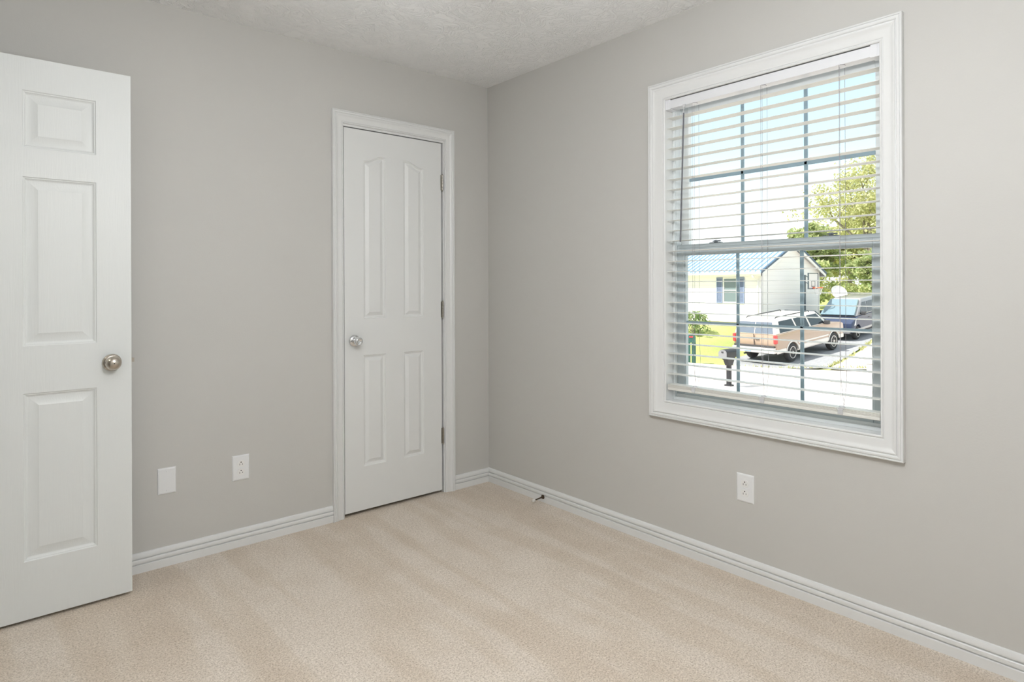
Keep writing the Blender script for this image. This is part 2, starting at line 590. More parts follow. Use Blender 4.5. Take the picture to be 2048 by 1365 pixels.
def jamb(name, lo, hi, axis, a0, a1, z1, label):
    b = B()
    t = 0.016
    for s0, s1, q0, q1 in ((a0 - t, a0, 0, z1 + t), (a1, a1 + t, 0, z1 + t), (a0, a1, z1, z1 + t)):
        p, q = [lo, lo, q0], [hi, hi, q1]
        p[axis], q[axis] = s0, s1
        b.box(p, q)
    # stop bead
    mid = lo + 0.042 if axis == 0 else hi - 0.042
    for s0, s1, q0, q1 in ((a0, a0 + 0.010, 0, z1), (a1 - 0.010, a1, 0, z1), (a0, a1, z1 - 0.010, z1)):
        if axis == 0:
            p, q = [s0, mid, q0], [s1, mid + 0.03, q1]
        else:
            p, q = [mid - 0.03, s0, q0], [mid, s1, q1]
        b.box(p, q)
    return tag(b.out(name, m_trim, smooth=0), label, 'trim', kind='structure')


jamb('trim_4', 0.0, WT, 0, C_X0, C_X1, C_Z, 'white jamb lining the closet doorway')
jamb('trim_5', XL - WT, XL, 1, D_Y0, D_Y1, 2.05, 'white jamb lining the doorway of the open door')

# ------------------------------------------------------------------ panel doors
STEP6 = [(0, 0), (0.003, 0.0035), (0.006, 0.0042), (0.010, 0.0085), (0.0135, 0.0100), (0.0165, 0.0100), (0.044, 0.0025), (0.0455, 0.0018)]
STEP4 = [(0, 0), (0.003, 0.0040), (0.006, 0.0045), (0.010, 0.0085), (0.0130, 0.0095), (0.0155, 0.0095), (0.032, 0.0022), (0.0335, 0.0015)]


def rect_outline(x0, x1, z0, z1, arch=0.0, dirn=0, n=14):
    """outline as a function of inset; arch: rise of the top edge towards x1 (dirn 1) or x0 (dirn -1)"""
    def f(i):
        a, b_, c = x0 + i, x1 - i, z0 + i
        pts = [(a, c), (b_, c)]
        if not arch:
            return pts + [(b_, z1 - i), (a, z1 - i)]
        for k_ in range(n + 1):
            x = b_ + (a - b_) * k_ / n
            t = (x - x0) / (x1 - x0)
            if dirn < 0:
                t = 1 - t
            s = min(1, max(0, (t - 0.12) / 0.70))
            s = s * s * (3 - 2 * s)
            pts.append((x, z1 + arch * s - i))
        return pts
    return f


def door_slab(name, x0, x1, z0, z1, thick, panels, steps, m, parent):
    """front face at y=0 facing -y, back at +thick; panels are outline functions"""
    b = B()
    bm = b.bm
    front = [b._v(p) for p in ((x0, 0, z0), (x1, 0, z0), (x1, 0, z1), (x0, 0, z1))]
    edges = [bm.edges.new((front[i], front[(i + 1) % 4])) for i in range(4)]
    allb = list(edges)
    loops = []
    for f in panels:
        prev = None
        first = None
        for ins, d in steps:
            vs_ = [b._v((x, d, z)) for x, z in f(ins)]
            if prev is None:
                first = vs_
                n = len(vs_)
                allb += [bm.edges.new((vs_[i], vs_[(i + 1) % n])) for i in range(n)]
            else:
                for i in range(n):
                    bm.faces.new((prev[i], prev[(i + 1) % n], vs_[(i + 1) % n], vs_[i]))
            prev = vs_
        bm.faces.new(prev)
    bmesh.ops.triangle_fill(bm, use_beauty=True, use_dissolve=False, edges=allb, normal=(0, -1, 0))
    back = [b._v(p) for p in ((x0, thick, z0), (x1, thick, z0), (x1, thick, z1), (x0, thick, z1))]
    bm.faces.new(back)
    for i in range(4):
        bm.faces.new((front[i], front[(i + 1) % 4], back[(i + 1) % 4], back[i]))
    return b.out(name, m, parent, smooth=20)


def hinge(parent, x, z0, z1, y=-0.004):
    b = B()
    n = 5
    L = (z1 - z0) / n
    for k_ in range(n):
        b.lathe([(0.0006, 0.0050), (0.0012, 0.0058), (L - 0.0012, 0.0058), (L - 0.0006, 0.0050)], (x, y, z0 + k_ * L), (0, 0, 1), 14)
    b.lathe([(-0.006, 0.0), (-0.0055, 0.003), (-0.003, 0.0048), (0.0, 0.0036)], (x, y, z0), (0, 0, 1), 14)
    b.lathe([(0, 0.0036), (0.002, 0.0048), (0.004, 0.003), (0.0045, 0)], (x, y, z1), (0, 0, 1), 14)
    b.box((x - 0.0105, y + 0.0035, z0 + 0.001), (x - 0.004, y + 0.0042, z1 - 0.001))
    b.box((x + 0.004, y + 0.0035, z0 + 0.001), (x + 0.0075, y + 0.0042, z1 - 0.001))
    return b.out('hinge', m_hinge, parent)


# --- closet door (door_1), front face on the wall plane
d1 = thing('door_1', 'white closed narrow closet door with four panels and arched tops', 'door', (0, 0, 0), kind='structure')
door_slab('door_slab', -0.957, -0.349, 0.019, 2.044, 0.035,
          [rect_outline(-0.846, -0.714, 1.038, 1.883, 0.031, 1), rect_outline(-0.602, -0.470, 1.038, 1.883, 0.031, -1),
           rect_outline(-0.849, -0.714, 0.250, 0.843), rect_outline(-0.603, -0.471, 0.250, 0.843)], STEP4, m_door, d1)
for z0, z1 in ((1.770, 1.862), (1.026, 1.121), (0.289, 0.381)):
    hinge(d1, -0.3425, z0, z1)
KX, KZ = -0.902, 0.923
b = B().lathe([(0, 0.0), (0, 0.0305), (-0.0015, 0.0320), (-0.005, 0.0318), (-0.010, 0.0285), (-0.013, 0.0225), (-0.0145, 0.016), (-0.0145, 0.0)], (KX, 0.0, KZ), (0, 1, 0), 40, False)
ros = b.out('rosette', m_chrome, d1, label='chrome round rosette')
b = B().lathe([(-0.0142, 0.0), (-0.0142, 0.0125), (-0.024, 0.0115), (-0.029, 0.0135), (-0.033, 0.0185), (-0.038, 0.0215), (-0.049, 0.0225), (-0.056, 0.0218), (-0.0600, 0.0195),
               (-0.0615, 0.0165), (-0.0610, 0.0135), (-0.0585, 0.0120), (-0.0565, 0.0085), (-0.0555, 0.0)], (KX, 0, KZ), (0, 1, 0), 40, False)
b.out('knob', m_chrome, d1, label='chrome tulip knob with dished face')
B().lathe([(-0.0100, 0.0), (-0.0136, 0.0028), (-0.0142, 0.0)], (KX - 0.0215, 0.0005, KZ + 0.002), (0, 1, 0), 12, False).out('pin_hole', m_black, ros)

# --- open bedroom door (door_2), parallel to the back wall, hinged on the left wall
DY = -0.198
d2 = thing('door_2', 'white open six panel bedroom door standing against the back wall', 'door', (0, DY, 0), kind='structure')
cols6 = [(-2.614, -2.391), (-2.2895, -2.0660)]
rows6 = [(0.222, 0.828), (0.999, 1.612), (1.717, 1.924)]
door_slab('door_slab', -2.7155, -1.9515, 0.013, 2.043, 0.035, [rect_outline(a, b_, c, d) for a, b_ in cols6 for c, d in rows6], STEP6, m_grain, d2)
KX2, KZ2 = -2.0175, 0.920
b = B().lathe([(0, 0.0), (0, 0.031), (-0.0018, 0.0328), (-0.006, 0.0322), (-0.0105, 0.0285), (-0.0130, 0.0220), (-0.0140, 0.015), (-0.0140, 0.0)], (KX2, 0, KZ2), (0, 1, 0), 40, False)
ros2 = b.out('rosette', m_nickel, d2, label='satin nickel rosette')
b = B().lathe([(-0.0138, 0.0), (-0.0138, 0.0120), (-0.021, 0.0112), (-0.026, 0.0135), (-0.0300, 0.0205), (-0.034, 0.0252), (-0.038, 0.0268), (-0.0425, 0.0262), (-0.0470, 0.0235), (-0.0530, 0.0185),
               (-0.0565, 0.0128), (-0.0585, 0.0075), (-0.0592, 0.0036), (-0.0592, 0.0)], (KX2, 0, KZ2), (0, 1, 0), 40, False)
kn2 = b.out('knob', m_nickel, d2, label='satin nickel round knob')
B().lathe([(-0.0590, 0.0), (-0.0595, 0.0024), (-0.0597, 0.0)], (KX2, 0, KZ2), (0, 1, 0), 16, False).out('lock_hole', m_black, kn2)
B().lathe([(-0.0090, 0.0), (-0.0128, 0.0028), (-0.0136, 0.0)], (KX2 - 0.0215, 0.0, KZ2 + 0.001), (0, 1, 0), 12, False).out('pin_hole', m_black, ros2)
b = B().box((-1.9515, 0.006, KZ2 - 0.028), (-1.9500, 0.030, KZ2 + 0.028))
lp = b.out('latch_plate', m_nickel, d2)
b = B()
b.prism([(-1.9500, 0.011, KZ2 - 0.005), (-1.9405, 0.009, KZ2 - 0.005), (-1.9395, 0.017, KZ2 - 0.005), (-1.9500, 0.025, KZ2 - 0.005)], (0, 0, 0.016))
b.out('latch_bolt', m_nickel, d2)
for z0, z1 in ((1.78, 1.87), (1.03, 1.12), (0.20, 0.29)):
    b = B()
    b.lathe([(0, 0.0055), (z1 - z0, 0.0055)], (-2.7215, 0.038, z0), (0, 0, 1), 12)
    b.box((-2.7160, 0.004, z0), (-2.7150, 0.034, z1))
    b.out('hinge', m_hinge, d2)

# ------------------------------------------------------------------ window
win = thing('window_1', 'white double hung window with divided panes behind the blind', 'window', (0, 0, 0), kind='structure')
b = B()
t = 0.012
for lo_, hi_ in (((0, W_Y0 - t, W_Z0 - t), (0.12, W_Y0, W_Z1 + t)), ((0, W_Y1, W_Z0 - t), (0.12, W_Y1 + t, W_Z1 + t)),
                 ((0, W_Y0, W_Z1), (0.12, W_Y1, W_Z1 + t)), ((0, W_Y0, W_Z0 - t), (0.12, W_Y1, W_Z0))):
    b.box(lo_, hi_)
b.out('jamb', m_trim, win, smooth=0)


def ring(b, x0, x1, y0, y1, z0, z1, ws, bev=0.0):
    """rectangular frame; ws = widths (y0 side, y1 side, z0 side, z1 side)"""
    a, c, d, e_ = ws
    b.box((x0, y0, z0), (x1, y0 + a, z1), bev)
    b.box((x0, y1 - c, z0), (x1, y1, z1), bev)
    b.box((x0, y0 + a, z0), (x1, y1 - c, z0 + d), bev)
    b.box((x0, y0 + a, z1 - e_), (x1, y1 - c, z1), bev)


b = B()
ring(b, 0.052, 0.064, W_Y0, W_Y1, W_Z0, W_Z1, (0.010, 0.010, 0.014, 0.012), 0.0015)
ring(b, 0.064, 0.150, W_Y0, W_Y1, W_Z0, W_Z1, (0.013, 0.013, 0.026, 0.016))
ring(b, 0.096, 0.101, W_Y0, W_Y1, W_Z0, W_Z1, (0.018, 0.018, 0.02, 0.02))
b.out('window_frame', m_vinyl, win, smooth=0)
GY0, GY1 = -2.168, -1.373
# lower sash (inner track)
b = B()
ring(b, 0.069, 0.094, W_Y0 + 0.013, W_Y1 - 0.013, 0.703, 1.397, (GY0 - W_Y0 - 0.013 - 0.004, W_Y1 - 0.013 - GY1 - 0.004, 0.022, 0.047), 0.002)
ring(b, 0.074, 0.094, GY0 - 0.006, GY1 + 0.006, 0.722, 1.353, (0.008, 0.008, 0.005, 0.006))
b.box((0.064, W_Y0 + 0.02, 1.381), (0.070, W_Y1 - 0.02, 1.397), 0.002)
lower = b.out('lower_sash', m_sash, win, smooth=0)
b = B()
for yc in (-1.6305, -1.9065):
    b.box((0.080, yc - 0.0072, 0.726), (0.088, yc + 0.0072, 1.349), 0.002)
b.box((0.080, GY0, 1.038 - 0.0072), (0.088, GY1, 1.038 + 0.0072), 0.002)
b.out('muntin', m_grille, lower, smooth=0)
B().box((0.0825, GY0 - 0.003, 0.724), (0.0855, GY1 + 0.003, 1.352)).out('glass_pane', m_glass, lower, smooth=0)
# upper sash (outer track)
b = B()
ring(b, 0.102, 0.127, W_Y0 + 0.013, W_Y1 - 0.013, 1.352, W_Z1 - 0.012, (0.041, 0.041, 0.045, 0.043), 0.002)
upper = b.out('upper_sash', m_vinyl, win, smooth=0)
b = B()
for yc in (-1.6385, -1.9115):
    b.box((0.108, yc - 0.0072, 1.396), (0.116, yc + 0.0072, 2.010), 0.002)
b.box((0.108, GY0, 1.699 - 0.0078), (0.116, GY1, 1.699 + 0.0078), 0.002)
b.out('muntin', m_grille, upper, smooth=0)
B().box((0.1105, GY0 - 0.003, 1.392), (0.1135, GY1 + 0.003, 2.012)).out('glass_pane', m_glass, upper, smooth=0)
for yc in (-1.527, -2.020):
    b = B()
    b.box((0.070, yc - 0.028, 1.397), (0.092, yc + 0.028, 1.401), 0.0012)
    b.lathe([(0.0, 0.0085), (0.007, 0.0085), (0.010, 0.006)], (0.081, yc, 1.401), (0, 0, 1), 14)
    b.hexa([(0.072, yc - 0.022, 1.404), (0.080, yc - 0.026, 1.404), (0.090, yc + 0.012, 1.404), (0.078, yc + 0.016, 1.404),
            (0.072, yc - 0.022, 1.409), (0.080, yc - 0.026, 1.409), (0.090, yc + 0.012, 1.409), (0.078, yc + 0.016, 1.409)], 0.001)
    b.out('sash_lock', m_lock, win)

# ------------------------------------------------------------------ blind
bl = thing('window_blind', 'white horizontal slat blind lowered over the window with open slats', 'blind', (0.0, (W_Y0 + W_Y1) / 2, 2.062))
oy, oz = bl.location.y, bl.location.z


def L(x, y, z):
    return (x, y - oy, z - oz)


BY0, BY1 = W_Y0 + 0.006, W_Y1 - 0.006
b = B()
b.box(L(0.001, BY0 + 0.001, 2.0205), L(0.003, BY1 - 0.001, 2.0585))
b.box(L(0.046, BY0 + 0.001, 2.0205), L(0.048, BY1 - 0.001, 2.0585))
b.box(L(0.003, BY0 + 0.001, 2.0205), L(0.046, BY1 - 0.001, 2.0225))
hr = b.out('headrail', m_rail, bl, smooth=0)
for y0, y1 in ((BY0 - 0.005, BY0 + 0.028), (BY1 - 0.022, BY1 + 0.005)):
    b = B()
    b.box(L(-0.0015, y0, 2.0185), L(0.0005, y1, 2.0625), 0.0005)
    b.box(L(-0.0015, y0, 2.0165), L(0.049, y1, 2.0192), 0.0005)
    e_ = y0 if y0 < -1.7 else y1 - 0.002
    b.box(L(-0.003, e_, 2.0165), L(0.049, e_ + 0.002, 2.0625))
    b.box(L(-0.003, y0 + 0.010, 2.020), L(-0.0010, y0 + 0.0115, 2.061))
    b.out('end_bracket', m_rail, hr, smooth=0)
b = B()
NS = 26
for k_ in range(NS):
    z = 1.9785 - 0.047 * k_
    # slightly crowned 50 mm slat
    sec = [(0.0005, 0.0), (0.014, 0.0014), (0.026, 0.0018), (0.038, 0.0014), (0.0505, 0.0), (0.0505, -0.0015), (0.038, -0.0003), (0.026, 0.0001), (0.014, -0.0003), (0.0005, -0.0015)]
    b.prism([L(x, BY0, z + dz) for x, dz in sec], (0, BY1 - BY0, 0))
b.out('slats', m_blind, bl, smooth=25)
b = B()
b.box(L(0.000, BY0, 0.7295), L(0.051, BY1, 0.7420), 0.002)
for k_ in range(4):
    b.box(L(0.0005, BY0, 0.7428 + k_ * 0.0035), L(0.0505, BY1, 0.7456 + k_ * 0.0035), 0.0007)
br = b.out('bottom_rail', m_blind, bl, smooth=0)
LADY = (-1.462, -1.781, -2.084)
for i, y in enumerate(LADY):
    b = B()
    b.lathe([(0, 0.0115), (0.0035, 0.010), (0.0055, 0.0055), (0.0065, 0.0)], L(0.016, y, 0.7565), (0, 0, 1), 18)
    b.box(L(-0.0022, y - 0.009, 0.733), L(-0.0004, y + 0.009, 0.7565), 0.0006)
    b.tube([L(-0.0015, y - 0.014 + 0.028 * t_ / 8, 0.7555 - 0.008 * math.sin(PI * t_ / 8)) for t_ in range(9)], 0.0012, 6)
    b.out('cord_clip', m_clear, br)
    for x, rr in ((-0.0006, 0.0008), (0.0515, 0.0008)):
        b = B()
        dx = 0.004 if x < 0 else -0.006
        pts = [L(x, y, 2.021), L(x, y, 0.95), L(x + 0.001, y - 0.003, 0.86), L(x + dx, y - (0.012 if x < 0 else -0.004), 0.760)]
        b.tube(pts, rr, 6)
        if x < 0:
            b.tube([L(x, y - 0.003, 2.020), L(0.006, y - 0.016, 2.0195), L(0.02, y - 0.014, 2.0198)], 0.0012, 6)
        b.out('ladder_cord', m_cord, bl)
    B().tube([L(0.026, y + 0.008, 2.021), L(0.026, y + 0.008, 0.756)], 0.0007, 6).out('lift_cord', m_cord, bl)
b = B()
b.tube([L(-0.007, -1.4225, 1.983), L(-0.0085, -1.414, 1.70), L(-0.010, -1.405, 1.405)], [0.0038, 0.0038, 0.0044], 6)
wd = b.out('tilt_wand', m_wand, bl, smooth=20)
b = B()
b.box(L(-0.008, -1.430, 2.008), L(0.001, -1.416, 2.022), 0.001)
b.tube([L(-0.006, -1.4225, 2.008), L(-0.0095, -1.4245, 2.000), L(-0.006, -1.4205, 1.993), L(-0.007, -1.4225, 1.982)], 0.0016, 6)
b.out('wand_hook', m_clear, wd)

# ------------------------------------------------------------------ wall plates
PW, PH = 0.0765, 0.1165


def plate_obj(b, w_, h_, t_=0.0055):
    """bevelled plate in local x-z, face towards -y"""
    steps = [(0, 0.0), (0, 0.0018), (0.0022, 0.0040), (0.0065, t_)]
    prev = None
    for ins, d in steps:
        x, z = w_ / 2 - ins, h_ / 2 - ins
        vs_ = [b._v(p) for p in ((-x, -d, -z), (x, -d, -z), (x, -d, z), (-x, -d, z))]
        if prev:
            for i in range(4):
                b.bm.faces.new((prev[i], prev[(i + 1) % 4], vs_[(i + 1) % 4], vs_[i]))
        prev = vs_
    b.bm.faces.new(prev)
    return b


def screw(parent, x, z, y=-0.0055):
    b = B().lathe([(0, 0.0036), (-0.0006, 0.0034), (-0.0010, 0.002), (-0.0011, 0)], (x, y, z), (0, 1, 0), 14, False)
    b.box((x - 0.0028, y - 0.00125, z - 0.0003), (x + 0.0028, y - 0.0009, z + 0.0003))
    return b.out('screw', m_plate, parent)


def make_outlet(label, loc, rotz):
    o = thing('wall_outlet', label, 'outlet', loc, rotz, 'duplex outlets with the ground hole up')
    plate_obj(B(), PW, PH).out('cover_plate', m_plate, o, smooth=15)
    for zc in (0.0195, -0.0195):
        b = B()
        pts = []
        for k_ in range(48):
            a = 2 * PI * k_ / 48
            pts.append((0.0170 * math.cos(a), max(-0.0140, min(0.0140, 0.0170 * math.sin(a)))))
        prev = None
        for sc, d in ((1.0, 0.0050), (1.0, 0.0066), (0.96, 0.0072)):
            vs_ = [b._v((x * sc, -d, zc + z * sc)) for x, z in pts]
            if prev:
                for i in range(48):
                    b.bm.faces.new((prev[i], prev[(i + 1) % 48], vs_[(i + 1) % 48], vs_[i]))
            prev = vs_
        b.bm.faces.new(prev)
        rc = b.out('receptacle', m_recept, o, smooth=20)
        B().lathe([(-0.0070, 0.0026), (-0.0075, 0.0026)], (0, 0, zc + 0.0065), (0, 1, 0), 16).out('ground_hole', m_black, rc)
        for x, hh in ((-0.0063, 0.0040), (0.0063, 0.0034)):
            B().box((x - 0.0011, -0.0075, zc - 0.0030 - hh), (x + 0.0011, -0.0070, zc - 0.0030 + hh)).out('slot', m_slot, rc, smooth=0)
    screw(o, 0, 0)
    return o


make_outlet('white duplex outlet on the wall beside the closet door', (-1.4795, 0, 0.3660), 0)
make_outlet('white duplex outlet on the wall under the window', (0, -1.7085, 0.3695), -PI / 2)
bp_ = thing('blank_wall_plate', 'plain white blank cover plate between open door and outlet', 'wall plate', (-1.7885, 0, 0.3680))
plate_obj(B(), 0.0720, 0.1130).out('cover_plate', m_plate, bp_, smooth=15)
screw(bp_, 0, 0.0415)
screw(bp_, 0, -0.0415)

# ------------------------------------------------------------------ door stop on the right baseboard
ds = thing('door_stop', 'small dark metal door stop with white tip on the baseboard', 'door stop', (-0.0130, -0.503, 0.0300))
B().lathe([(0, 0.0), (0, 0.0118), (0.002, 0.0122), (0.005, 0.0110), (0.007, 0.0070), (0.009, 0.0052), (0.009, 0)], (0, 0, 0), (-1, 0, 0), 20, False).out('base', m_bronze, ds)
dd = Vector((-1, 0.0, -0.07)).normalized()
B().lathe([(0.007, 0.0050), (0.014, 0.0050), (0.016, 0.0036), (0.060, 0.0036), (0.062, 0.0050), (0.066, 0.0050)], (0, 0, 0), dd, 14).out('rod', m_bronze, ds)
B().lathe([(0.064, 0.0), (0.064, 0.0072), (0.066, 0.0080), (0.076, 0.0078), (0.080, 0.0060), (0.081, 0.0)], (0, 0, 0), dd, 16, False).out('tip', m_rubber, ds, label='white rubber tip')

# ------------------------------------------------------------------ unseen lamps: globe hung low to brighten the ceiling, hall lamp added
cl = thing('unseen_ceiling_light', 'unseen opal glass globe light hung low on a stem to brighten the ceiling', 'ceiling light', (-1.65, -2.35, H))
B().lathe([(0, 0.0), (0, 0.07), (-0.012, 0.07), (-0.022, 0.05), (-0.022, 0.010), (-0.37, 0.010), (-0.37, 0.045), (-0.395, 0.05), (-0.395, 0)], (0, 0, 0), (0, 0, 1), 32, False).out('stem', m_trim, cl)
B().sphere((0, 0, -0.525), 0.14, 32, 16).out('globe', m_lamp, cl)
hl = thing('unseen_ceiling_light', 'round flush light added unseen on the hall ceiling beyond the doorway', 'ceiling light', (XL - WT - 0.6, -0.6, H))
B().lathe([(0, 0.0), (0, 0.15), (-0.02, 0.14), (-0.02, 0)], (0, 0, 0), (0, 0, 1), 32, False).out('base', m_trim, hl)
B().lathe([(-0.020, 0.135)] + [(-0.020 - 0.07 * math.sin(PI / 2 * k_ / 8), 0.135 * math.cos(PI / 2 * k_ / 8)) for k_ in range(1, 9)], (0, 0, 0), (0, 0, 1), 32, False).out('dome', m_hall_lamp, hl)

# ------------------------------------------------------------------ ground outside


def z_road(x):
    if x < 0:
        return -0.6
    if x < 15:
        return -0.6 - 1.28 * x / 15
    if x < 24:
        return -1.88 - 0.48 * (x - 15) / 9
    return -2.36


def sstep(a, b_, x):
    t_ = min(1, max(0, (x - a) / (b_ - a)))
    return t_ * t_ * (3 - 2 * t_)


EDGE = [(60, 16.2), (20.3, 20.2), (13.05, 21.55), (11.84, 21.9), (10.66, 22.7), (9.73, 23.5), (8.47, 24.4), (7.52, 25.0), (6.5, 25.5), (3, 27.0), (-30, 36.0)]   # (y, x) far road edge


def edge_x(y):
    for (y0, x0), (y1, x1) in zip(EDGE, EDGE[1:]):
        if y1 <= y <= y0:
            return x0 + (x1 - x0) * (y - y0) / (y1 - y0)
    return EDGE[0][1] if y > EDGE[0][0] else EDGE[-1][1]


def z_drive(x):
    return -2.345 + 0.084 * max(0, x - 23.9)


def z_lawn(x, y):
    d = x - edge_x(y)
    zl = -2.38 + 1.50 * sstep(-1.5, 8.0, d) + 0.012 * max(0, x - 30)
    zd = z_drive(x) - 0.05
    k_ = sstep(12.6, 14.6, y)
    z = zd + (zl - zd) * k_ if x > 22 else min(zl, zd + 0.02)
    if d < 0:
        z = min(z, z_road(x) - 0.12)
    return z


def grid(name, xs, ys, zf, m, parent=None):
    b = B()
    V_ = [[b._v((x, y, zf(x, y))) for y in ys] for x in xs]
    for i in range(len(xs) - 1):
        for j in range(len(ys) - 1):
            b.bm.faces.new((V_[i][j], V_[i + 1][j], V_[i + 1][j + 1], V_[i][j + 1]))
    return b.out(name, m, parent, smooth=60)


def frange(a, b_, s):
    n = int(round((b_ - a) / s))
    return [a + (b_ - a) * i / n for i in range(n + 1)]


xs = frange(14, 46, 0.5) + frange(48, 120, 4)
ys = frange(-40, 4, 2) + frange(5, 26, 0.5) + frange(28, 70, 3)
tag(grid('lawn', xs, ys, z_lawn, m_lawn), 'sunny yellow green lawn across the road', 'lawn', kind='structure')
# road: near yard edge to the far edge
b = B()
yy = frange(-30, 58, 1.0)
cols_ = []
for y in yy:
    ex = edge_x(y)
    cols_.append([b._v((0.35 + (ex - 0.35) * t_, y, z_road(0.35 + (ex - 0.35) * t_))) for t_ in [i / 24 for i in range(25)]])
for a, c in zip(cols_, cols_[1:]):
    for i in range(24):
        b.bm.faces.new((a[i], a[i + 1], c[i + 1], c[i]))
tag(b.out('road', m_road, smooth=60), 'pale sunlit concrete road in front of the house', 'road', kind='structure')


def strip(name, pts_l, pts_r, m, dz, n=24):
    """ribbon between two polylines of equal length, following the driveway height"""
    b = B()
    rows = []
    for (x0, y0), (x1, y1) in zip(pts_l, pts_r):
        rows.append([b._v((x0 + (x1 - x0) * i / 6, y0 + (y1 - y0) * i / 6, z_drive(x0 + (x1 - x0) * i / 6) + dz)) for i in range(7)])
    for a, c in zip(rows, rows[1:]):
        for i in range(6):
            b.bm.faces.new((a[i], a[i + 1], c[i + 1], c[i]))
    return b.out(name, m, smooth=60)


L_ = [(22.3, 11.2), (23.6, 12.2), (25, 12.55), (29, 12.6), (33, 12.6), (38, 12.6), (46, 12.6)]
R_ = [(24.35, 8.5), (24.9, 8.35), (26.5, 8.45), (29, 8.75), (33, 9.35), (38, 9.3), (46, 9.3)]
tag(strip('driveway', L_, R_, m_asphalt, 0.012), 'grey asphalt driveway beside the neighbouring house', 'driveway', kind='structure')
L2 = [(24.4, 8.35), (24.9, 8.2), (26.5, 8.3), (29, 8.6), (33, 9.2), (38, 9.15), (46, 9.15)]
R2 = [(27.5, 1.0), (28, 0.5), (29, 0), (31, 0), (35, 0), (40, 0), (48, 0)]
tag(strip('sidewalk', L2, R2, m_road, 0.010), 'pale concrete apron right of the driveway', 'pavement', kind='structure')


def leafblob(b, c, rx, ry, rz, n, size, rng, shell=0.55, flat=0.0):
    for _ in range(n):
        while True:
            p_ = Vector((rng.uniform(-1, 1), rng.uniform(-1, 1), rng.uniform(-1, 1)))
            if shell < p_.length < 1.0:
                break
        o_ = Vector(c) + Vector((p_.x * rx, p_.y * ry, p_.z * rz))
        s = size * rng.uniform(0.6, 1.3)
        e1 = Vector((rng.uniform(-1, 1), rng.uniform(-1, 1), rng.uniform(-1, 1) * (1 - flat))).normalized()
        e2 = e1.cross(Vector((rng.uniform(-1, 1), rng.uniform(-1, 1), rng.uniform(-1, 1)))).normalized()
        a, d = e1 * s, e2 * s * 0.45
        b.bm.faces.new([b._v(o_ - a), b._v(o_ + d), b._v(o_ + a), b._v(o_ - d)])


# grass tufts in the cracks beside the driveway
b = B()
rng = random.Random(3)
for _ in range(700):
    t_ = rng.random()
    if t_ < 0.55:
        x = rng.choice((25.6, 27.5, 29.6, 31.6, 33.0, 30.2, 32.2)) + rng.gauss(0, 0.45)
        y = 8.35 + max(0, x - 26.5) * 0.145 - 0.06 + rng.gauss(0, 0.05)
    else:
        y = rng.uniform(4, 12.5)
        x = edge_x(y) + rng.gauss(0.05, 0.06)
    z = z_drive(x) + 0.01
    a = rng.uniform(0, 2 * PI)
    h_ = rng.uniform(0.05, 0.16)
    s = Vector((math.cos(a), math.sin(a), 0)) * 0.03
    b.bm.faces.new([b._v(Vector((x, y, z)) - s), b._v(Vector((x, y, z)) + s), b._v(Vector((x, y, z + h_)) + s.yxz * 2)])
tag(b.out('grass', m_leaf1, smooth=0), 'dry yellow green grass tufts along driveway and road edge', 'grass', kind='stuff')

# ------------------------------------------------------------------ neighbouring house
HX, HY = 29.0, 13.5          # corner nearest to us
HL, HD = 14.0, 7.0           # length along y, depth along x
ZB, ZE, ZR = -0.82, 2.00, 3.50
house = thing('house', 'white sided house with blue metal roof across the road', 'house', (HX, HY, -2.6))


def hx(x, y, z):
    return (x - HX, y - HY, z + 2.6)


b = B()
b.box(hx(HX + 0.05, HY + 0.05, -2.6), hx(HX + HD - 0.05, HY + HL - 0.05, ZB))
b.out('foundation', m_found, house, smooth=0)
b = B()
pent = [hx(HX, HY, ZB), hx(HX + HD, HY, ZB), hx(HX + HD, HY, ZE), hx(HX + HD / 2, HY, ZR - 0.12), hx(HX, HY, ZE)]
b.prism(pent, (0, HL, 0))
b.out('wall', m_siding, house, smooth=0)
OV = 0.38
sl = (ZR - ZE) / (HD / 2)


def roof_pt(x, off=0.0):
    return ZR - abs(x - (HX + HD / 2)) * sl + off


b = B()
xm = HX + HD / 2
for x0, x1 in ((HX - OV, xm), (xm, HX + HD + OV)):
    b.hexa([hx(x0, HY - 0.28, roof_pt(x0)), hx(x1, HY - 0.28, roof_pt(x1)), hx(x1, HY + HL + 0.28, roof_pt(x1)), hx(x0, HY + HL + 0.28, roof_pt(x0)),
            hx(x0, HY - 0.28, roof_pt(x0, 0.05)), hx(x1, HY - 0.28, roof_pt(x1, 0.05)), hx(x1, HY + HL + 0.28, roof_pt(x1, 0.05)), hx(x0, HY + HL + 0.28, roof_pt(x0, 0.05))])
y = HY - 0.2
while y < HY + HL + 0.2:
    for x0, x1 in ((HX - OV, xm), (xm, HX + HD + OV)):
        b.hexa([hx(x0, y, roof_pt(x0, .05)), hx(x1, y, roof_pt(x1, .05)), hx(x1, y + 0.07, roof_pt(x1, .05)), hx(x0, y + 0.07, roof_pt(x0, .05)),
                hx(x0, y + .015, roof_pt(x0, .11)), hx(x1, y + .015, roof_pt(x1, .11)), hx(x1, y + 0.055, roof_pt(x1, .11)), hx(x0, y + 0.055, roof_pt(x0, .11))])
    y += 0.30
b.box(hx(xm - 0.12, HY - 0.28, ZR + 0.03), hx(xm + 0.12, HY + HL + 0.28, ZR + 0.13))
rf = b.out('roof', m_roof, house, smooth=0)
b = B()
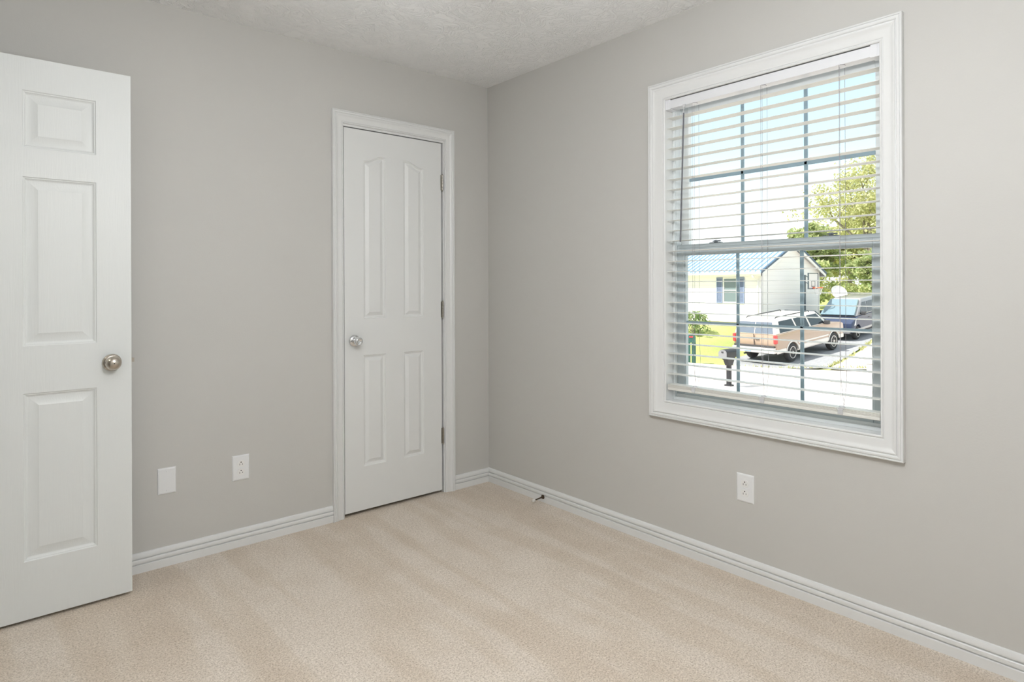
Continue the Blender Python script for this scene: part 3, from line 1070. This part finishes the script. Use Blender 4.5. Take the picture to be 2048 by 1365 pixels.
for x0, x1 in ((HX - OV, xm), (xm, HX + HD + OV)):
    b.hexa([hx(x0, HY - 0.30, roof_pt(x0, -0.02)), hx(x1, HY - 0.30, roof_pt(x1, -0.02)), hx(x1, HY - 0.26, roof_pt(x1, -0.02)), hx(x0, HY - 0.26, roof_pt(x0, -0.02)),
            hx(x0, HY - 0.30, roof_pt(x0, 0.10)), hx(x1, HY - 0.30, roof_pt(x1, 0.10)), hx(x1, HY - 0.26, roof_pt(x1, 0.10)), hx(x0, HY - 0.26, roof_pt(x0, 0.10))])
b.out('rake_trim', m_rake, rf, smooth=0)
b = B()
for x0, x1 in ((HX - OV, xm), (xm, HX + HD + OV)):
    b.hexa([hx(x0, HY - 0.28, roof_pt(x0, -0.20)), hx(x1, HY - 0.28, roof_pt(x1, -0.20)), hx(x1, HY - 0.25, roof_pt(x1, -0.20)), hx(x0, HY - 0.25, roof_pt(x0, -0.20)),
            hx(x0, HY - 0.28, roof_pt(x0, -0.02)), hx(x1, HY - 0.28, roof_pt(x1, -0.02)), hx(x1, HY - 0.25, roof_pt(x1, -0.02)), hx(x0, HY - 0.25, roof_pt(x0, -0.02))])
    b.hexa([hx(x0, HY - 0.28, roof_pt(x0, -0.03)), hx(x1, HY - 0.28, roof_pt(x1, -0.03)), hx(x1, HY, roof_pt(x1, -0.03)), hx(x0, HY, roof_pt(x0, -0.03)),
            hx(x0, HY - 0.28, roof_pt(x0)), hx(x1, HY - 0.28, roof_pt(x1)), hx(x1, HY, roof_pt(x1)), hx(x0, HY, roof_pt(x0))])
ze = roof_pt(HX - OV)
b.box(hx(HX - OV, HY - 0.28, ze - 0.18), hx(HX - OV + 0.03, HY + HL + 0.28, ze + 0.01))
b.box(hx(HX - OV + 0.03, HY - 0.25, ze - 0.18), hx(HX, HY + HL + 0.25, ze - 0.15))
b.box(hx(HX + HD, HY - 0.25, ze - 0.18), hx(HX + HD + OV, HY + HL + 0.25, ze - 0.15))
b.box(hx(HX + HD + OV - 0.03, HY - 0.28, ze - 0.18), hx(HX + HD + OV, HY + HL + 0.28, ze + 0.01))
b.out('fascia', m_white, house, smooth=0)
b = B()
gx = HX - OV
b.prism([hx(gx, HY - 0.25, ze + 0.0), hx(gx - 0.12, HY - 0.25, ze + 0.0), hx(gx - 0.12, HY - 0.25, ze - 0.06), hx(gx - 0.07, HY - 0.25, ze - 0.13), hx(gx, HY - 0.25, ze - 0.13)], (0, HL + 0.5, 0))
gut = b.out('gutter', m_white, house, smooth=0)
B().tube([hx(gx - 0.04, HY + 0.25, ze - 0.12), hx(gx - 0.02, HY + 0.2, ze - 0.22), hx(HX - 0.06, HY + 0.12, ze - 0.42), hx(HX - 0.06, HY + 0.12, ZB + 0.1)], 0.045, 6).out('downspout', m_white, gut, smooth=0)
for x0 in (HX - 0.03, HX + HD - 0.09):
    B().box(hx(x0, HY - 0.03, ZB), hx(x0 + 0.12, HY + 0.09, ZE)).out('corner_board', m_white, house, smooth=0)
b = B()
ring(b, -0.05, 0.02, 14.80 - HY, 15.66 - HY, 0.20 + 2.6, 1.62 + 2.6, (0.07, 0.07, 0.08, 0.07))
b.box(hx(HX - 0.04, 14.87, 0.88), hx(HX + 0.01, 15.59, 0.94))
hw = b.out('window', m_white, house, smooth=0)
b = B().box(hx(HX - 0.02, 14.86, 0.26), hx(HX - 0.005, 15.60, 1.56))
b.out('pane', m_pane, hw, smooth=0)
for y0, y1 in ((15.70, 16.06), (14.40, 14.76)):
    b = B()
    ring(b, -0.05, -0.001, y0 - HY, y1 - HY, 0.20 + 2.6, 1.62 + 2.6, (0.05, 0.05, 0.07, 0.07))
    z = 0.28
    while z < 1.52:
        b.hexa([hx(HX - 0.042, y0 + 0.05, z), hx(HX - 0.01, y0 + 0.05, z + 0.03), hx(HX - 0.01, y1 - 0.05, z + 0.03), hx(HX - 0.042, y1 - 0.05, z),
                hx(HX - 0.042, y0 + 0.05, z + 0.012), hx(HX - 0.01, y0 + 0.05, z + 0.042), hx(HX - 0.01, y1 - 0.05, z + 0.042), hx(HX - 0.042, y1 - 0.05, z + 0.012)])
        z += 0.045
    b.out('shutter', m_shutter, house, smooth=0)

# ------------------------------------------------------------------ vehicles


def lerp(a, b_, t_):
    return a + (b_ - a) * t_


def arch_pts(cx, r, z0, n=10, rev=False):
    """wheel arch from rear to front going over the top (x increasing), bottom at z0"""
    a0 = math.asin(max(-1, min(1, (z0 - 0.36) / r)))
    pts = []
    for k_ in range(n + 1):
        a = (PI - a0) + (a0 - (PI - a0)) * k_ / n
        pts.append((cx + r * math.cos(a), 0.36 + r * math.sin(a)))
    return pts


def body_mesh(profile, half, m, parent, name, tuck=0.05):
    """side profile (x,z) swept across the width with rounded flanks"""
    b = B()
    cx = sum(p[0] for p in profile) / len(profile)
    zz = [p[1] for p in profile]
    zm = (min(zz) + max(zz)) / 2
    rings = []
    for f, s in ((-1.0, 0.955), (-0.985, 0.985), (-0.93, 1.0), (0.93, 1.0), (0.985, 0.985), (1.0, 0.955)):
        rings.append([b._v((cx + (x - cx) * (1 - (1 - s) * 0.35), f * half, zm + (z - zm) * s)) for x, z in profile])
    n = len(profile)
    for a, c in zip(rings, rings[1:]):
        for i in range(n):
            b.bm.faces.new((a[i], a[(i + 1) % n], c[(i + 1) % n], c[i]))
    b.bm.faces.new(rings[0][::-1])
    b.bm.faces.new(rings[-1])
    return b.out(name, m, parent, smooth=40)


def wheel(parent, x, y, r, side):
    b = B()
    b.lathe([(-0.11, r * 0.62), (-0.115, r * 0.80), (-0.10, r * 0.95), (-0.07, r), (0.07, r), (0.10, r * 0.95), (0.115, r * 0.80), (0.11, r * 0.62)], (x, y, r), (0, side, 0), 28)
    wh = b.out('wheel', m_tyre, parent)
    b = B()
    b.lathe([(0.10, r * 0.66), (0.118, r * 0.64), (0.118, r * 0.57), (0.095, r * 0.54), (0.085, r * 0.50), (0.085, 0.0)], (x, y, r), (0, side, 0), 28, False)
    for k_ in range(6):
        a = 2 * PI * k_ / 6
        c, s = math.cos(a), math.sin(a)
        u_, v_ = Vector((c, 0, s)), Vector((-s, 0, c))
        o_ = Vector((x, y + side * 0.085, r))
        w0, w1 = r * 0.09, r * 0.13
        q = [o_ + v_ * w0, o_ - v_ * w0, o_ + u_ * r * 0.56 - v_ * w1, o_ + u_ * r * 0.56 + v_ * w1]
        q2 = [p_ + Vector((0, side * 0.025, 0)) for p_ in q]
        b.hexa([*q, *q2])
    b.lathe([(0.085, r * 0.17), (0.122, r * 0.15), (0.125, 0.0)], (x, y, r), (0, side, 0), 16, False)
    rm = b.out('hub_cap', m_alloy, wh)
    for k_ in range(6):
        a = 2 * PI * (k_ + 0.5) / 6
        b = None
    return wh


def side_panel(parent, name, m, pts, ybelt, ytop, zb, zt, side, t_=0.012, inset=0.0):
    """window on a leaning side: pts in (x, z)"""
    b = B()

    def P(x, z, o_):
        k_ = (z - zb) / (zt - zb)
        return (x, side * (lerp(ybelt, ytop, k_) + o_), z)
    b.hexa_like = None
    n = len(pts)
    a = [b._v(P(x, z, -0.02)) for x, z in pts]
    c = [b._v(P(x, z, t_)) for x, z in pts]
    b.bm.faces.new(a[::-1])
    b.bm.faces.new(c)
    for i in range(n):
        b.bm.faces.new((a[i], a[(i + 1) % n], c[(i + 1) % n], c[i]))
    return b.out(name, m, parent, smooth=0)


def cabin(parent, name, m, low, top, zb, zt, yb, yt, bev=0.05):
    """low/top = (x rear, x front)"""
    b = B()
    b.hexa([(low[0], -yb, zb), (low[1], -yb, zb), (low[1], yb, zb), (low[0], yb, zb),
            (top[0], -yt, zt), (top[1], -yt, zt), (top[1], yt, zt), (top[0], yt, zt)], bev, 3)
    return b.out(name, m, parent, smooth=40)


# --- tan suv: x forward, rear bumper at x = 0
pitch = -math.atan(0.084)
suv = thing('suv', 'tan and cream large suv parked on the driveway, rear barn doors towards us', 'car', (23.93, 11.11, z_drive(23.93) + 0.015), rot=(0, pitch, -0.0804))
suv.scale = (1.09, 1.09, 1.09)
WB0, WB1, RW = 1.22, 4.52, 0.385
A1, A2 = arch_pts(WB0, 0.47, 0.62), arch_pts(WB1, 0.47, 0.62)
prof = [(0.12, 0.62)] + A1 + A2 + [(5.35, 0.62), (5.42, 0.80), (5.40, 1.08), (5.20, 1.16), (4.25, 1.24), (0.10, 1.24), (0.05, 1.0)]
body_mesh(prof, 0.975, m_tan, suv, 'body')
low = [(0.06, 0.42)] + [(WB0 - 0.47, 0.42), (WB0 - 0.47, 0.60), (WB0 - 0.43, 0.66)]
b = B()
for s in (-1, 1):
    b.box((WB0 + 0.46, s * 0.93, 0.44), (WB1 - 0.46, s * 0.985, 0.63), 0.02)
    b.box((WB0 + 0.46, s * 0.96, 0.70), (WB1 - 0.46, s * 0.99, 0.76), 0.008)
    for cx in (WB0, WB1):
        pts = arch_pts(cx, 0.485, 0.50, 12)
        b.tube([(x, s * 0.972, z) for x, z in pts], 0.035, 6)
    b.box((0.10, s * 0.93, 0.46), (WB0 - 0.46, s * 0.98, 0.64), 0.02)
    b.box((WB1 + 0.46, s * 0.93, 0.46), (5.38, s * 0.98, 0.64), 0.02)
b.box((WB0 - 0.3, -0.9, 0.40), (WB1 + 0.3, 0.9, 0.60))
b.out('lower_cladding', m_cream, suv, smooth=30)
cabin(suv, 'roof', m_cream, (0.07, 4.22), (0.27, 3.42), 1.22, 1.82, 0.955, 0.78, 0.07)
for s in (-1, 1):
    for nm, q in (('cargo_window', [(0.40, 1.28), (1.62, 1.28), (1.48, 1.725), (0.52, 1.725)]), ('rear_window', [(1.74, 1.28), (2.62, 1.28), (2.50, 1.725), (1.60, 1.725)]),
                  ('front_window', [(2.76, 1.28), (3.84, 1.28), (3.40, 1.725), (2.62, 1.725)])):
        side_panel(suv, nm, m_cglass, q, 0.955, 0.78, 1.22, 1.82, s)


def rear_pt(z, y, o_=0.0):
    k_ = (z - 1.22) / 0.60
    return (lerp(0.07, 0.27, k_) - o_, y, z)


for s in (-1, 1):
    b = B()
    q = [rear_pt(1.27, s * 0.02), rear_pt(1.27, s * 0.83), rear_pt(1.72, s * 0.72), rear_pt(1.72, s * 0.02)]
    q = q if s > 0 else q[::-1]
    b.prism([Vector(p_) + Vector((0.02, 0, 0)) for p_ in q], (-0.035, 0, 0.0))
    b.out('rear_glass', m_rglass, suv, smooth=0)
    b = B().box((0.015, s * 0.86, 0.88), (0.16, s * 0.985, 1.22), 0.02)
    b.out('tail_light', m_red, suv, smooth=30)
    b = B().tube([(0.55, s * 0.64, 1.80), (0.62, s * 0.64, 1.87), (3.1, s * 0.64, 1.87), (3.18, s * 0.64, 1.80)], 0.022, 6)
    b.out('roof_rail', m_dark, suv)
    b = B().box((3.74, s * 0.96, 1.22), (3.92, s * 1.17, 1.40), 0.03, 2)
    b.out('side_mirror', m_dark, suv)
    for x in (WB0, WB1):
        wheel(suv, x, s * 0.86, RW, s)
b = B()
b.box((-0.10, -0.95, 0.50), (0.12, 0.95, 0.66), 0.03, 2)
b.box((-0.13, -0.92, 0.66), (0.10, 0.92, 0.72), 0.012)
bump_ = b.out('rear_bumper', m_cream, suv, smooth=30)
B().box((-0.03, -0.9, 0.725), (0.08, 0.9, 0.79)).out('step_pad', m_dark, bump_, smooth=0)
b = B().box((-0.115, 0.06, 0.545), (-0.10, 0.37, 0.665))
lic = b.out('number_plate', m_licence, suv, smooth=0)
B().box((-0.118, 0.06, 0.545), (-0.114, 0.37, 0.58)).out('plate_band', m_liblue, lic, smooth=0)
B().box((0.02, -0.006, 0.80), (0.06, 0.006, 1.24)).out('door_seam', m_dark, suv, smooth=0)
B().box((0.01, -0.24, 1.02), (0.06, -0.06, 1.065), 0.01).out('door_handle', m_dark, suv, smooth=0)
B().prism([(4.20, -0.86, 1.27), (4.20, 0.86, 1.27), (3.52, 0.70, 1.80), (3.52, -0.70, 1.80)], (0.06, 0, 0.02)).out('windshield', m_cglass, suv, smooth=0)
b = B()
b.box((0.6, -0.8, 0.35), (4.9, 0.8, 0.55))
b.tube([(0.0, 0.45, 0.42), (0.5, 0.45, 0.42)], 0.04, 8)
b.out('chassis', m_dark, suv, smooth=30)

# --- dark blue van nose towards us: local x forward = world -x
van = thing('minivan', 'dark blue van parked nose to nose ahead of the tan suv', 'car', (36.05, 10.85, z_drive(36.05) + 0.015), rot=Euler((0, -pitch, PI)))
VW0, VW1, VR = 0.95, 3.85, 0.34
prof = [(0.05, 0.42)] + arch_pts(VW0, 0.42, 0.42) + arch_pts(VW1, 0.42, 0.42) + [(4.62, 0.42), (4.72, 0.60), (4.66, 0.90), (4.40, 1.03), (3.70, 1.20), (0.05, 1.20), (0.0, 0.8)]
body_mesh(prof, 0.97, m_navy, van, 'body')
cabin(van, 'roof', m_vroof, (0.02, 3.92), (0.25, 2.75), 1.17, 2.02, 0.94, 0.74, 0.09)
for s in (-1, 1):
    for nm, q in (('rear_window', [(0.35, 1.26), (1.30, 1.26), (1.28, 1.82), (0.48, 1.82)]), ('side_window', [(1.40, 1.26), (2.35, 1.26), (2.20, 1.82), (1.36, 1.82)]),
                  ('front_window', [(2.45, 1.26), (3.45, 1.26), (2.78, 1.82), (2.30, 1.82)])):
        side_panel(van, nm, m_cglass, q, 0.94, 0.74, 1.17, 2.02, s)
    b = B()
    b.hexa([(4.42, s * 0.58, 0.74), (4.70, s * 0.58, 0.72), (4.55, s * 0.965, 0.74), (4.10, s * 0.975, 0.76),
            (4.38, s * 0.58, 1.00), (4.52, s * 0.58, 0.97), (4.36, s * 0.95, 1.04), (4.02, s * 0.972, 1.08)], 0.01)
    b.out('headlight', m_lens, van, smooth=30)
    b = B().box((3.18, s * 0.95, 1.20), (3.36, s * 1.16, 1.40), 0.03, 2)
    b.out('side_mirror', m_dark, van)
    for x in (VW0, VW1):
        wheel(van, x, s * 0.85, VR, s)
    B().box((2.25, s * 0.968, 0.98), (2.45, s * 0.985, 1.02)).out('door_handle', m_dark, van, smooth=0)
    B().box((0.9, s * 0.955, 0.44), (3.9, s * 0.985, 0.56), 0.01).out('side_skirt', m_vroof, van, smooth=0)
B().prism([(3.90, -0.86, 1.21), (3.90, 0.86, 1.21), (2.90, 0.70, 1.93), (2.90, -0.70, 1.93)], (0.10, 0, 0.06)).out('windshield', m_wind, van, smooth=0)
b = B()
b.box((4.62, -0.55, 0.66), (4.72, 0.55, 0.88), 0.02)
b.out('grille', m_dark, van, smooth=0)
B().box((4.60, -0.9, 0.40), (4.78, 0.9, 0.62), 0.04, 2).out('front_bumper', m_vroof, van, smooth=30)
B().box((0.5, -0.8, 0.28), (4.3, 0.8, 0.45)).out('chassis', m_dark, van, smooth=0)
b = B()
b.tube([(3.86, -0.55, 1.25), (3.78, 0.1, 1.30)], 0.014, 5)
b.tube([(3.86, 0.25, 1.25), (3.78, 0.75, 1.30)], 0.014, 5)
b.out('wiper', m_dark, van)

# ------------------------------------------------------------------ basketball hoop
zg = z_drive(31.8)
hp = thing('basketball_hoop', 'basketball hoop on a dark pole between driveway and white house', 'basketball hoop', (31.78, 12.43, zg), -PI / 2)
b = B()
b.tube([(0, 0, 0), (0, 0, 1.15), (0, 0, 1.2), (0, 0, 3.42)], [0.085, 0.085, 0.05, 0.05], 10)
b.out('pole', m_pole, hp)
b = B()
b.tube([(0, 0, 3.40), (0.42, 0, 3.15)], 0.028, 6)
b.tube([(0, 0, 3.05), (0.42, 0, 2.80)], 0.028, 6)
b.tube([(0, 0, 3.40), (0.0, 0, 3.05)], 0.04, 6)
b.out('arm', m_pole, hp)
b = B().box((0.42, -0.56, 2.66), (0.45, 0.56, 3.50))
bb_ = b.out('backboard', m_board, hp, smooth=0)
b = B()
ring(b, 0.405, 0.468, -0.58, 0.58, 2.64, 3.52, (0.045, 0.045, 0.045, 0.045))
ring(b, 0.45, 0.455, -0.23, 0.23, 2.78, 3.10, (0.04, 0.04, 0.04, 0.04))
b.out('board_frame', m_pole, bb_, smooth=0)
b = B()
b.tube([(0.70 + 0.23 * math.cos(2 * PI * k_ / 20), 0.23 * math.sin(2 * PI * k_ / 20), 2.72) for k_ in range(21)], 0.024, 6)
b.box((0.45, -0.07, 2.66), (0.50, 0.07, 2.75))
b.out('rim', m_orange, hp)
b = B()
for k_ in range(10):
    a0, a1 = 2 * PI * k_ / 10, 2 * PI * (k_ + 0.5) / 10
    for sg in (1, -1):
        b.tube([(0.70 + 0.22 * math.cos(a0), 0.22 * math.sin(a0), 2.71), (0.70 + 0.13 * math.cos(a0 + sg * 0.5), 0.13 * math.sin(a0 + sg * 0.5), 2.35)], 0.006, 4)
b.out('net', m_net, hp)

# ------------------------------------------------------------------ mailboxes
mb = thing('mailbox', 'black domed mailbox on a black post at the near edge of the road', 'mailbox', (15.03, 7.16, z_road(15.03)), math.radians(181))
mb.scale = (1.35, 1.35, 1.03)
b = B()
pts = [(-0.30, 0.105 * math.cos(a), 0.98 + 0.105 * math.sin(a) + 0.0) for a in [PI * k_ / 12 for k_ in range(13)]]
sec = [(-0.28, 0.105, 0.86)] + [(-0.28, 0.105 * math.cos(PI * k_ / 14), 1.00 + 0.105 * math.sin(PI * k_ / 14)) for k_ in range(15)] + [(-0.28, -0.105, 0.86)]
b.prism(sec, (0.54, 0, 0))
b.out('box', m_mbx, mb)
b = B()
b.prism([(0.26, y * 0.94, 0.985 + (z - 0.985) * 0.94) for x, y, z in sec], (0.018, 0, 0))
dr = b.out('door', m_mface, mb, label='worn grey door')
B().box((0.275, -0.025, 1.02), (0.295, 0.025, 1.05), 0.004).out('handle', m_mbx, dr, smooth=0)
b = B()
b.box((-0.045, -0.045, 0), (0.045, 0.045, 0.86), 0.006)
b.box((-0.16, -0.07, 0.80), (0.18, 0.07, 0.862), 0.006)
b.hexa([(-0.07, -0.055, 0.62), (0.07, -0.055, 0.62), (0.07, 0.055, 0.62), (-0.07, 0.055, 0.62), (-0.14, -0.06, 0.80), (0.15, -0.06, 0.80), (0.15, 0.06, 0.80), (-0.14, 0.06, 0.80)])
b.box((-0.075, -0.08, 0), (0.075, 0.08, 0.05), 0.006)
b.out('post', m_mbx, mb, smooth=0)

gm = thing('mailbox', 'green mailbox on two green posts at the far lawn edge', 'mailbox', (22.0, 13.1, z_lawn(22.0, 13.1) - 0.02), math.radians(220))
gm.scale = (1.12, 1.12, 1.12)
b = B()
sec = [(-0.20, 0.16, 0.92)] + [(-0.20, 0.16 * math.cos(PI * k_ / 10), 1.14 + 0.10 * math.sin(PI * k_ / 10)) for k_ in range(11)] + [(-0.20, -0.16, 0.92)]
b.prism(sec, (0.40, 0, 0))
b.out('box', m_green, gm)
B().box((0.20, -0.10, 1.12), (0.215, 0.06, 1.18)).out('flag', m_red, gm, smooth=0)
for y in (-0.105, 0.105):
    B().box((-0.06, y - 0.075, 0), (0.06, y + 0.075, 0.93), 0.006).out('post', m_green, gm, smooth=0)

wm = thing('mailbox', 'white mailbox with weathered top partly cut off by the window frame', 'mailbox', (18.25, 4.30, z_road(18.25)), math.radians(200))
b = B().box((-0.10, -0.10, 0), (0.10, 0.10, 0.62), 0.01)
b.box((-0.17, -0.17, 0), (0.17, 0.17, 0.14), 0.02)
b.out('post', m_wmail, wm, smooth=0)
B().box((-0.26, -0.13, 0.62), (0.26, 0.13, 0.86), 0.03, 2).out('box', m_wmail, wm)
B().box((-0.28, -0.16, 0.86), (0.28, 0.16, 0.91), 0.01).out('cap', m_found, wm, smooth=0)

# ------------------------------------------------------------------ dish behind the van
dz = z_lawn(39.4, 13.78)
di = thing('satellite_dish', 'white rounded dish on a post behind the dark van', 'satellite dish', (39.4, 13.78, dz), math.radians(225))
B().tube([(0, 0, 0), (0, 0, 1.75 - dz - 1.2)], 0.05, 8).out('post', m_white, di)
b = B()
b.lathe([(0.16, 0.50), (0.10, 0.42), (0.04, 0.28), (0.0, 0.0), (-0.03, 0.0), (0.01, 0.29), (0.07, 0.44), (0.13, 0.52)], (0.05, 0, 1.83 - dz - 1.2), (0.85, 0.1, 0.5), 24, False)
b.out('dish', m_white, di)

# ------------------------------------------------------------------ planting


def limb(b, p0, p1, r0_, r1_, rng, n=5, wob=0.12):
    pts, rr = [], []
    d = Vector(p1) - Vector(p0)
    for k_ in range(n + 1):
        t_ = k_ / n
        j = Vector((rng.uniform(-1, 1), rng.uniform(-1, 1), rng.uniform(-.5, .5))) * wob * d.length * (0 if k_ in (0, n) else 0.5)
        pts.append(Vector(p0) + d * t_ + j)
        rr.append(lerp(r0_, r1_, t_))
    b.tube(pts, rr, 7)
    return pts


def tree(label, loc, hgt, spread, crown0, n_clump, n_leaf, leaf, m, seed, group, trunk_r=0.28, lean=(0, 0)):
    rng = random.Random(seed)
    t_ = thing('tree', label, 'tree', loc, 0, group)
    b = B()
    fork = hgt * 0.42
    top = limb(b, (0, 0, 0), (lean[0] * 0.4, lean[1] * 0.4, fork), trunk_r, trunk_r * 0.7, rng)
    tips = []
    for k_ in range(9):
        a = 2 * PI * k_ / 9 + rng.uniform(-.3, .3)
        hh = rng.uniform(0.62, 0.97) * hgt
        rr = spread * rng.uniform(0.25, 0.8)
        p1 = (lean[0] + rr * math.cos(a), lean[1] + rr * math.sin(a), hh)
        pp = limb(b, top[-1 - (k_ % 2)], p1, trunk_r * 0.42, 0.03, rng)
        tips += pp[2:]
        for q in range(3):
            p2 = Vector(pp[2 + q]) + Vector((rng.uniform(-1, 1), rng.uniform(-1, 1), rng.uniform(0, 1))) * spread * 0.3
            tips += limb(b, pp[2 + q], p2, 0.05, 0.015, rng, 3)[1:]
    b.out('trunk', m_bark, t_)
    b = B()
    for k_ in range(n_clump):
        if k_ % 3:
            c = Vector(rng.choice(tips)) + Vector((rng.gauss(0, .35), rng.gauss(0, .35), rng.gauss(0, .25)))
        else:
            a, u_ = rng.uniform(0, 2 * PI), rng.random() ** 0.5
            zz = rng.uniform(crown0, 1.0)
            env = math.sin(PI * min(1, max(0.04, (zz - crown0) / (1.02 - crown0))) ** 0.8) ** 0.6
            c = Vector((lean[0] + spread * u_ * env * math.cos(a), lean[1] + spread * u_ * env * math.sin(a), zz * hgt))
        s = rng.uniform(0.5, 1.15) * spread * 0.17
        leafblob(b, c, s * 1.2, s * 1.2, s * 0.75, n_leaf, leaf, rng, 0.2)
    b.out('foliage', m, t_, smooth=0)
    return t_


G = 'trees behind the driveway'
zt = -0.5
tree('tall airy yellow green tree with open branches above the driveway', (57.2, 17.9, zt), 12.8, 6.2, 0.30, 190, 55, 0.17, m_leaf1, 11, G, 0.36, (0, 0.2))
tree('dense mid green tree right behind the white house gable', (47.8, 19.0, zt), 6.4, 2.6, 0.06, 170, 70, 0.17, m_leaf2, 12, G)
tree('low bushy green tree just behind the dark van', (46.8, 14.2, zt), 4.4, 2.1, 0.02, 150, 70, 0.15, m_leaf2, 13, G)
tree('pale green tree standing behind the airy tall tree', (69.0, 24.5, zt + .1), 8.2, 5.0, 0.03, 240, 70, 0.22, m_leaf1, 14, G)
tree('far mid green tree seen between house and airy tree', (79.5, 32.0, zt + .2), 8.6, 5.6, 0.02, 230, 70, 0.24, m_leaf2, 15, G)
tree('farthest tall green tree at the window edge', (101.8, 32.8, zt + .4), 12.0, 7.0, 0.02, 240, 70, 0.30, m_leaf2, 16, G)


def shrub(label, loc, r, h_, n, leaf, m, seed):
    rng = random.Random(seed)
    s = thing('shrub', label, 'shrub', loc)
    b = B()
    for k_ in range(14):
        a = rng.uniform(0, 2 * PI)
        limb(b, (0, 0, 0), (r * 0.8 * math.cos(a) * rng.random(), r * 0.8 * math.sin(a) * rng.random(), h_ * rng.uniform(0.6, 1.05)), 0.018, 0.006, rng, 3)
    b.out('stems', m_bark, s)
    b = B()
    for k_ in range(n):
        a, u_, zz = rng.uniform(0, 2 * PI), rng.random() ** 0.5, rng.uniform(0.06, 1.0)
        env = (1 - abs(zz - 0.42) ** 1.6 * 1.4)
        leafblob(b, (r * u_ * env * math.cos(a), r * u_ * env * math.sin(a), h_ * zz), 0.16, 0.16, 0.13, 9, leaf, rng, 0.1)
    b.out('foliage', m, s, smooth=0)
    return s


shrub('loose leafy shrub on the lawn before the white house', (25.6, 15.3, z_lawn(25.6, 15.3) - 0.02), 0.85, 1.15, 120, 0.075, m_leaf3, 21)
shrub('green shrub below the window with only its tip showing', (2.42, -1.30, -0.83), 0.24, 1.02, 70, 0.04, m_leaf2, 22)
